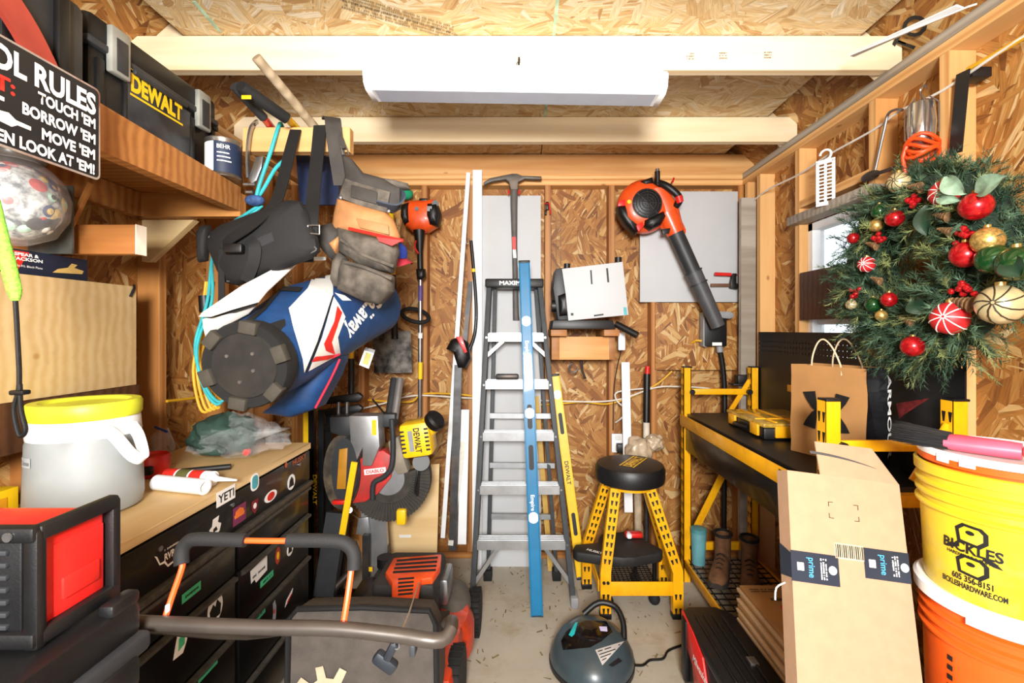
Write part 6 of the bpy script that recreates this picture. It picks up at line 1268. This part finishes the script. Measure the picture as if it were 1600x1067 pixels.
# ---------------- footwear and tumbler on the bench shelf
def shoe(name, label, c, ang_, L, mU, mS, shaft=0, cat='boot', group=None, trim=None):
    t_ = thing(name, label, cat, c, group); M = Matrix.Translation(V(c)) @ Matrix.Rotation(ang_, 4, 'Z')
    def ring(x, w_, z0, z1, n=18): return [M @ V((x, w_*math.cos(a)*(1 if abs(math.cos(a)) > .3 else 1), z0+(z1-z0)*max(0, (math.sin(a)+.35)/1.35) if math.sin(a) > -.35 else z0)) for a in [2*PI*k/n for k in range(n)]]
    k_ = L/.30; st_ = [(-.15, .028, .06), (-.145, .036, .09), (-.10, .040, .10), (-.04, .040, .10), (.02, .044, .085), (.08, .050, .062), (.125, .045, .052), (.148, .028, .04), (.152, .012, .03)]
    part('upper', B().loft([ring(x*k_, w_*k_, .022, z1*k_+.01) for x, w_, z1 in st_]), mU, t_, ang=60)
    part('sole', B().loft([ring(x*k_*1.02, w_*1.12*k_, .0, .027) for x, w_, z1 in st_]), mS, t_)
    if shaft:
        part('shaft', B().loft([[M @ V((-.09*k_+dx+.052*math.cos(a), .042*math.sin(a), z)) for a in [2*PI*q_/18 for q_ in range(18)]] for z, dx in ((.06, 0), (.11, -.006), (shaft, -.012))], cap=False), mU, t_)
        part('collar', B().tube([M @ V((-.09*k_-.012+.054*math.cos(a), .044*math.sin(a), shaft)) for a in [2*PI*q_/18 for q_ in range(18)]], .008, 8, closed=True), NYL, t_)
    for q_ in range(4): x = (-.02+.03*q_)*k_; zt_ = (.112-.012*q_)*k_; part('lace', B().tube([M @ V((x, -.022, zt_-.012)), M @ V((x+.006, 0, zt_+.004)), M @ V((x, .022, zt_-.012))], .003, 6, smooth=3), trim or NYL, t_)
    if trim: part('side_stripe', B().tube([M @ V((x*k_, -.048*k_, z)) for x, z in ((-.10, .05), (-.03, .04), (.05, .06), (.10, .045))], .003, 6, smooth=4), trim, t_)
BT = mat('brown_suede', '6d4a2e', .9, var=.3, vscale=25, bump=.4, bscale=120); DS = mat('dark_sole', '35302a', .85)
zs = .1335
shoe('work_boot', 'brown suede work boot standing furthest back on the bench shelf', (1.065, 2.475, zs), -2.1, .29, BT, DS, .19, group='work boots'); shoe('work_boot', 'brown suede work boot in front of its pair on the bench shelf', (1.19, 2.41, zs), -2.0, .29, BT, DS, .19, group='work boots')
shoe('sneaker', 'black sneaker with white curved stripe on the bench shelf', (1.08, 2.09, zs), -2.0, .30, mat('black_knit', '17171a', .8), mat('grey_sole', '6b6b68', .7), 0, 'shoe', trim=WINK); shoe('sneaker', 'black sneaker with pale sole nearest the yard bags', (1.20, 2.05, zs), -1.9, .30, MATS['black_knit'], mat('pale_sole', 'a8a690', .7), 0, 'shoe')
tm = thing('tumbler', 'teal plastic tumbler at the far end of the bench shelf', 'tumbler', (.997, 2.605, zs)); part('cup', B().lathe([(.035, 0), (.042, .18), (.04, .185)], (.997, 2.605, zs), n=24), mat('teal_cup', '5f9aa2', .5), tm); part('lid', B().lathe([(.044, .18), (.044, .20), (.03, .205)], (.997, 2.605, zs), n=24), mat('teal_lid', '4a858c', .5), tm)
# ---------------- long delivery carton
bxA = thing('delivery_carton', 'tall slim cardboard delivery carton with dark tape leaning on the bench', 'carton', (.75, 1.0, 0))
o_ = V((.558, .872, .004)); up_ = (V((.70, 1.22, 1.079))-V((.556, .871, 0))); LH = up_.length; up_.normalize(); rt_ = V((1, 0, 0)); rt_ = (rt_-up_*rt_.dot(up_)).normalized(); nb = up_.cross(rt_); nb = nb if nb.y < 0 else -nb; WD = .29; DP = .052
def cp(u, v, d_=0): return o_+rt_*(u*WD)+up_*(v*LH)-nb*d_
MA = Matrix((rt_, up_, rt_.cross(up_))).transposed().to_4x4()
part('carton_body', B().hexa([cp(0, 0), cp(1, 0), cp(1, 0, DP), cp(0, 0, DP), cp(0, 1), cp(1, 1), cp(1, 1, DP), cp(0, 1, DP)]), CARDL, bxA, ang=20)
fl = part('top_flap', B().hexa([cp(.30, 1, .001), cp(1, 1, .001), cp(1, 1, .005), cp(.30, 1, .005), cp(.33, 1.078, .03), cp(.86, 1.078, .03), cp(.86, 1.078, .034), cp(.33, 1.078, .034)]), CARDL, bxA)
fn_ = (cp(.3, 1.078, .03)-cp(.3, 1, .001)).normalized(); sm = [(-.085+.17*k/10, .010-.028*(k/10)**2) for k in range(11)]+[(.085-.17*k/10, .004-.021*(1-k/10)**2-.002) for k in range(11)]
plate('smile_mark', sm, cp(.55, 1.045, .0185), rt_, fn_, mat('grey_print_ink', '4a4a4a', .7), fl)
TAPE = mat('navy_tape', '232c3a', .4, var=.08); PRB = mat('prime_blue', '4aa8d8', .5)
def band(v, u0, u1, txt):
    h_ = .07; p = cp((u0+u1)/2, v); t_ = plate('tape', rect(abs(u1-u0)*WD, h_), p, rt_, up_, TAPE, bxA)
    if txt:
        text('prime', p-rt_*.008+nb*.001, -up_, rt_, .016, PRB, t_, wd=.045, bold=.01); marks(p+rt_*.021+nb*.0004, -up_, rt_, .018, .048, WINK, t_, 3, int(v*100))
        plate('play_dot', ell(.02, .02), p+rt_*.043+nb*.0006, rt_, up_, WINK, t_); plate('box_icon', rect(.016, .018), p-rt_*.036+nb*.0006, rt_, up_, WINK, t_)
    return t_
band(.80, -.005, .40, True); band(.825, .62, 1.005, True); band(.385, .0, .5, True)
side = part('side_tape', B().hexa([cp(-.001, .775)-rt_*.0005, cp(-.001, .775, DP)-rt_*.0005, cp(-.001, .775, DP)-rt_*.001, cp(-.001, .775)-rt_*.001, cp(-.001, .825)-rt_*.0005, cp(-.001, .84, DP)-rt_*.0005, cp(-.001, .84, DP)-rt_*.001, cp(-.001, .825)-rt_*.001]), TAPE, bxA)
bcd = plate('barcode_label', rect(.072, .036), cp(.50, .842), rt_, up_, mat('label_tan', 'd8bd98', .7), bxA)
for k in range(14): plate('bar', rect(.0028 if k % 3 else .0016, .030), cp(.50, .842)+rt_*(-.033+.005*k)+nb*.0007, rt_, up_, INK, bcd)
for sx, sy in ((-1, 1), (1, 1), (-1, -1), (1, -1)): plate('corner_mark', [(0, 0), (-sx*.012, 0), (-sx*.012, -sy*.0015), (-sx*.0015, -sy*.0015), (-sx*.0015, -sy*.012), (0, -sy*.012)], cp(.48, .925)+rt_*(sx*.038)+up_*(sy*.02), rt_, up_, INK, bxA)
part('loose_twist_tie', B().tube([cp(-.01, .76, .03), cp(-.05, .745, .05), cp(-.065, .72, .05)], .002, 6, smooth=3), WINK, bxA)
# ---------------- buckets
BX, BY = 1.13, 1.078
YB_ = mat('yellow_pail', 'd9bd26', .42, var=.06, vscale=8, dirt='c4b055'); OB_ = mat('orange_pail', 'e25a16', .42, var=.05); WP_ = mat('white_pail', 'eceef0', .4, var=.03)
def pail(z, h, r, m, label, grp='stacked pails'):
    t_ = thing('bucket', label, 'bucket', (BX, BY, z), grp); c_ = V((BX, BY, z))
    part('pail_wall', B().lathe([(r*.90, 0), (r*.915, .006), (r*.965, h-.10), (r*.975, h-.012), (r*.958, h-.012), (r*.948, h-.10), (r*.898, .012), (.001, .012)], c_, n=56), m, t_)
    for k in range(3): part('rib', B().lathe([(r*.965, h-.105+.026*k), (r*1.02, h-.101+.026*k), (r*1.025, h-.095+.026*k), (r*.97, h-.091+.026*k)], c_, n=56, cap=False), m, t_)
    part('rim', B().lathe([(r*.96, h-.024), (r*1.035, h-.022), (r*1.04, h), (r*.99, h+.002)], c_, n=56, cap=False), m, t_); return t_, c_
t0, c_ = pail(0, .42, .150, OB_, 'plain orange pail at the bottom of the pail stack'); part('lid', B().lathe([(.157, .415), (.160, .418), (.160, .428), (.15, .434), (.0, .434)], c_, n=48), WP_, t0)
t1, c_ = pail(.436, .40, .152, OB_, 'orange pail with white lid underneath the yellow pail')
part('lid', B().lathe([(.160, .382), (.164, .384), (.165, .410), (.158, .416), (.14, .410), (.0, .408)], c_, n=56), WP_, t1)
part('lid_tab', wrap(c_, .1665, -2.75, -2.1, .372, .40, 12), WP_, t1)
def ring_text(body, c_, rz, amid, z, h, m, parent, wd): return arctext(body, c_, rz, amid, z, h, m, parent, wd)
for a0_, a1_, z0, z1 in ((-2.30, -1.2, .262, .268), (-2.30, -2.26, .05, .262)): part('square_print', wrap(c_, .1475, a0_, a1_, z0, z1, 14), WINK, t1)
for k in range(5): part('dark_print', wrap(c_, .1475, -3.06, -2.98, .17+.022*k, .182+.022*k, 4), INK, t1)
zy = .436+.411
t2, c_ = pail(zy, .288, .158, YB_, 'yellow pail with black hardware store print in the right foreground')
am = -2.74; ry = lambda z: .158*(.915+.05*(z-.006)/.182)+.0012
def ctext(s, z, h, wd, m=INK, a=am): arctext(s, c_, ry(z), a, z, h, m, t2, wd, bold=.03)
ctext('BICKLES', .122, .022, .105); ctext('HARDWARE & SUPPLY', .103, .007, .09); ctext('605 356-8151', .052, .013, .072); ctext('BICKLESHARDWARE.COM', .034, .012, .115)
def cpoly(nm, poly, z, m, a=am, lift=0.0):
    b = bmesh.new(); f = b.faces.new([b.verts.new((x, y, 0)) for x, y in poly]); bmesh.ops.triangulate(b, faces=[f]); bmesh.ops.subdivide_edges(b, edges=b.edges[:], cuts=2); bmesh.ops.triangulate(b, faces=b.faces[:])
    for v in b.verts: r = ry(z+v.co.y)+lift; aa = a+v.co.x/r; v.co = c_+V((r*math.cos(aa), r*math.sin(aa), z+v.co.y))
    part(nm, B().merge(b), m, t2, ang=180)
hexn = [(-.024, -.018), (.016, -.022), (.030, -.008), (.030, .014), (.020, .024), (-.014, .026), (-.028, .013)]
for z in (.150, .080): cpoly('hex_nut', hexn, z, INK); cpoly('hex_nut_face', [(x*.72, y*.72) for x, y in hexn], z+.001, YB_, lift=.0006); cpoly('nut_bore', ell(.016, .010, 14), z+.008, INK, lift=.0012)
for s in (-1, 1): cpoly('banner', [(s*.020, -.004), (s*.040, -.010), (s*.052, -.022), (s*.036, -.020), (s*.020, -.012)], .132 if s < 0 else .118, INK)
t3, c3 = pail(zy+.02, .288, .142, OB_, 'orange pail with white lid nested inside the yellow pail')
part('nested_collar', B().lathe([(.146, .274), (.156, .275), (.157, .29)], c3, n=56, cap=False), OB_, t3)
wl_ = t3; cl_ = V((BX, BY, zy+.311))
part('lid_disc', B().lathe([(.150, 0), (.158, .0), (.160, .010), (.154, .016), (.14, .010), (.0, .008)], cl_, n=56), WP_, wl_); part('lid_skirt', wrap(cl_, .1612, -2.15, -.6, -.016, .010, 20), WP_, wl_)
for a in (-3.05, -2.75): part('lid_tab', wrap(cl_, .1615, a-.09, a+.09, -.008, .010, 6), WP_, wl_)
# ---------------- brush on the lid
bs = thing('hand_brush', 'black bristle hand brush with pink plastic handle on the pail lid', 'brush', (BX, BY, zy+.325)); zb = zy+.337
PK = mat('pink_plastic', 'd9566e', .45, var=.12)
h0, h1 = V((1.045, 1.20, zb)), V((1.085, 1.0, zb)); dd = (h1-h0).normalized()
sd = V((-dd.y, dd.x, 0))
random.seed(9); b = B(); vs = []; fs = []
A0, A1 = V((1.00, 1.225, zb+.004)), V((1.035, 1.085, zb+.004)); out_ = V((-.35, .85, 0)).normalized()
hs = V((1.02, 1.10, zb)); he = V((1.115, .985, zb)); hd = (he-hs).normalized(); hn = V((-hd.y, hd.x, 0))
for k in range(1500):
    p = hs+hn*random.uniform(-.03, .03)+V((0, 0, random.uniform(-.010, .022))); L = random.uniform(.08, .12); d_ = (-hd+hn*random.uniform(-.25, .25)+V((0, 0, random.uniform(-.05, .16)))).normalized(); w_ = (hn*.0010+V((0, 0, .0010))); n0 = len(vs); vs += [p-w_, p+w_, p+d_*L]; fs.append((n0, n0+1, n0+2))
b._add(vs, fs); tagm(part('bristles', b, mat('black_bristle', '141416', .7), bs), kind='stuff')
part('handle', B().loft([[hs+hd*(t_*.118)+hn*(w_*math.cos(a))+V((0, 0, .004+h_*math.sin(a))) for a in [2*PI*q_/20 for q_ in range(20)]] for t_, w_, h_ in ((-.06, .034, .016), (.1, .034, .019), (.5, .030, .019), (.85, .024, .019), (1.0, .021, .018))]), PK, bs)
part('hang_hole', B().lathe([(.008, 0), (.012, .001), (.012, .002)], hs+hd*.119+V((0, 0, .004)), hd, 16), RINK, bs)
# scattered shavings and leaf bits on the concrete
random.seed(12); vs = []; fs = []
for k in range(420):
    x, y = random.uniform(-.9, .9), random.uniform(1.5, 2.9); a = random.uniform(0, PI); L = random.uniform(.004, .018); w_ = random.uniform(.001, .004); d_ = V((math.cos(a), math.sin(a), 0)); s_ = V((-d_.y, d_.x, 0)); p = V((x, y, .0015)); n0 = len(vs)
    vs += [p-d_*L-s_*w_, p+d_*L-s_*w_, p+d_*L+s_*w_+V((0, 0, .003)), p-d_*L+s_*w_]; fs.append((n0, n0+1, n0+2, n0+3))
b = B(); b._add(vs, fs); o = part('floor_litter', b, mat('litter', '7d6a45', .9, var=.5, vscale=8)); tagm(o, 'wood shavings and dry grass bits scattered over the concrete', 'debris', kind='stuff')
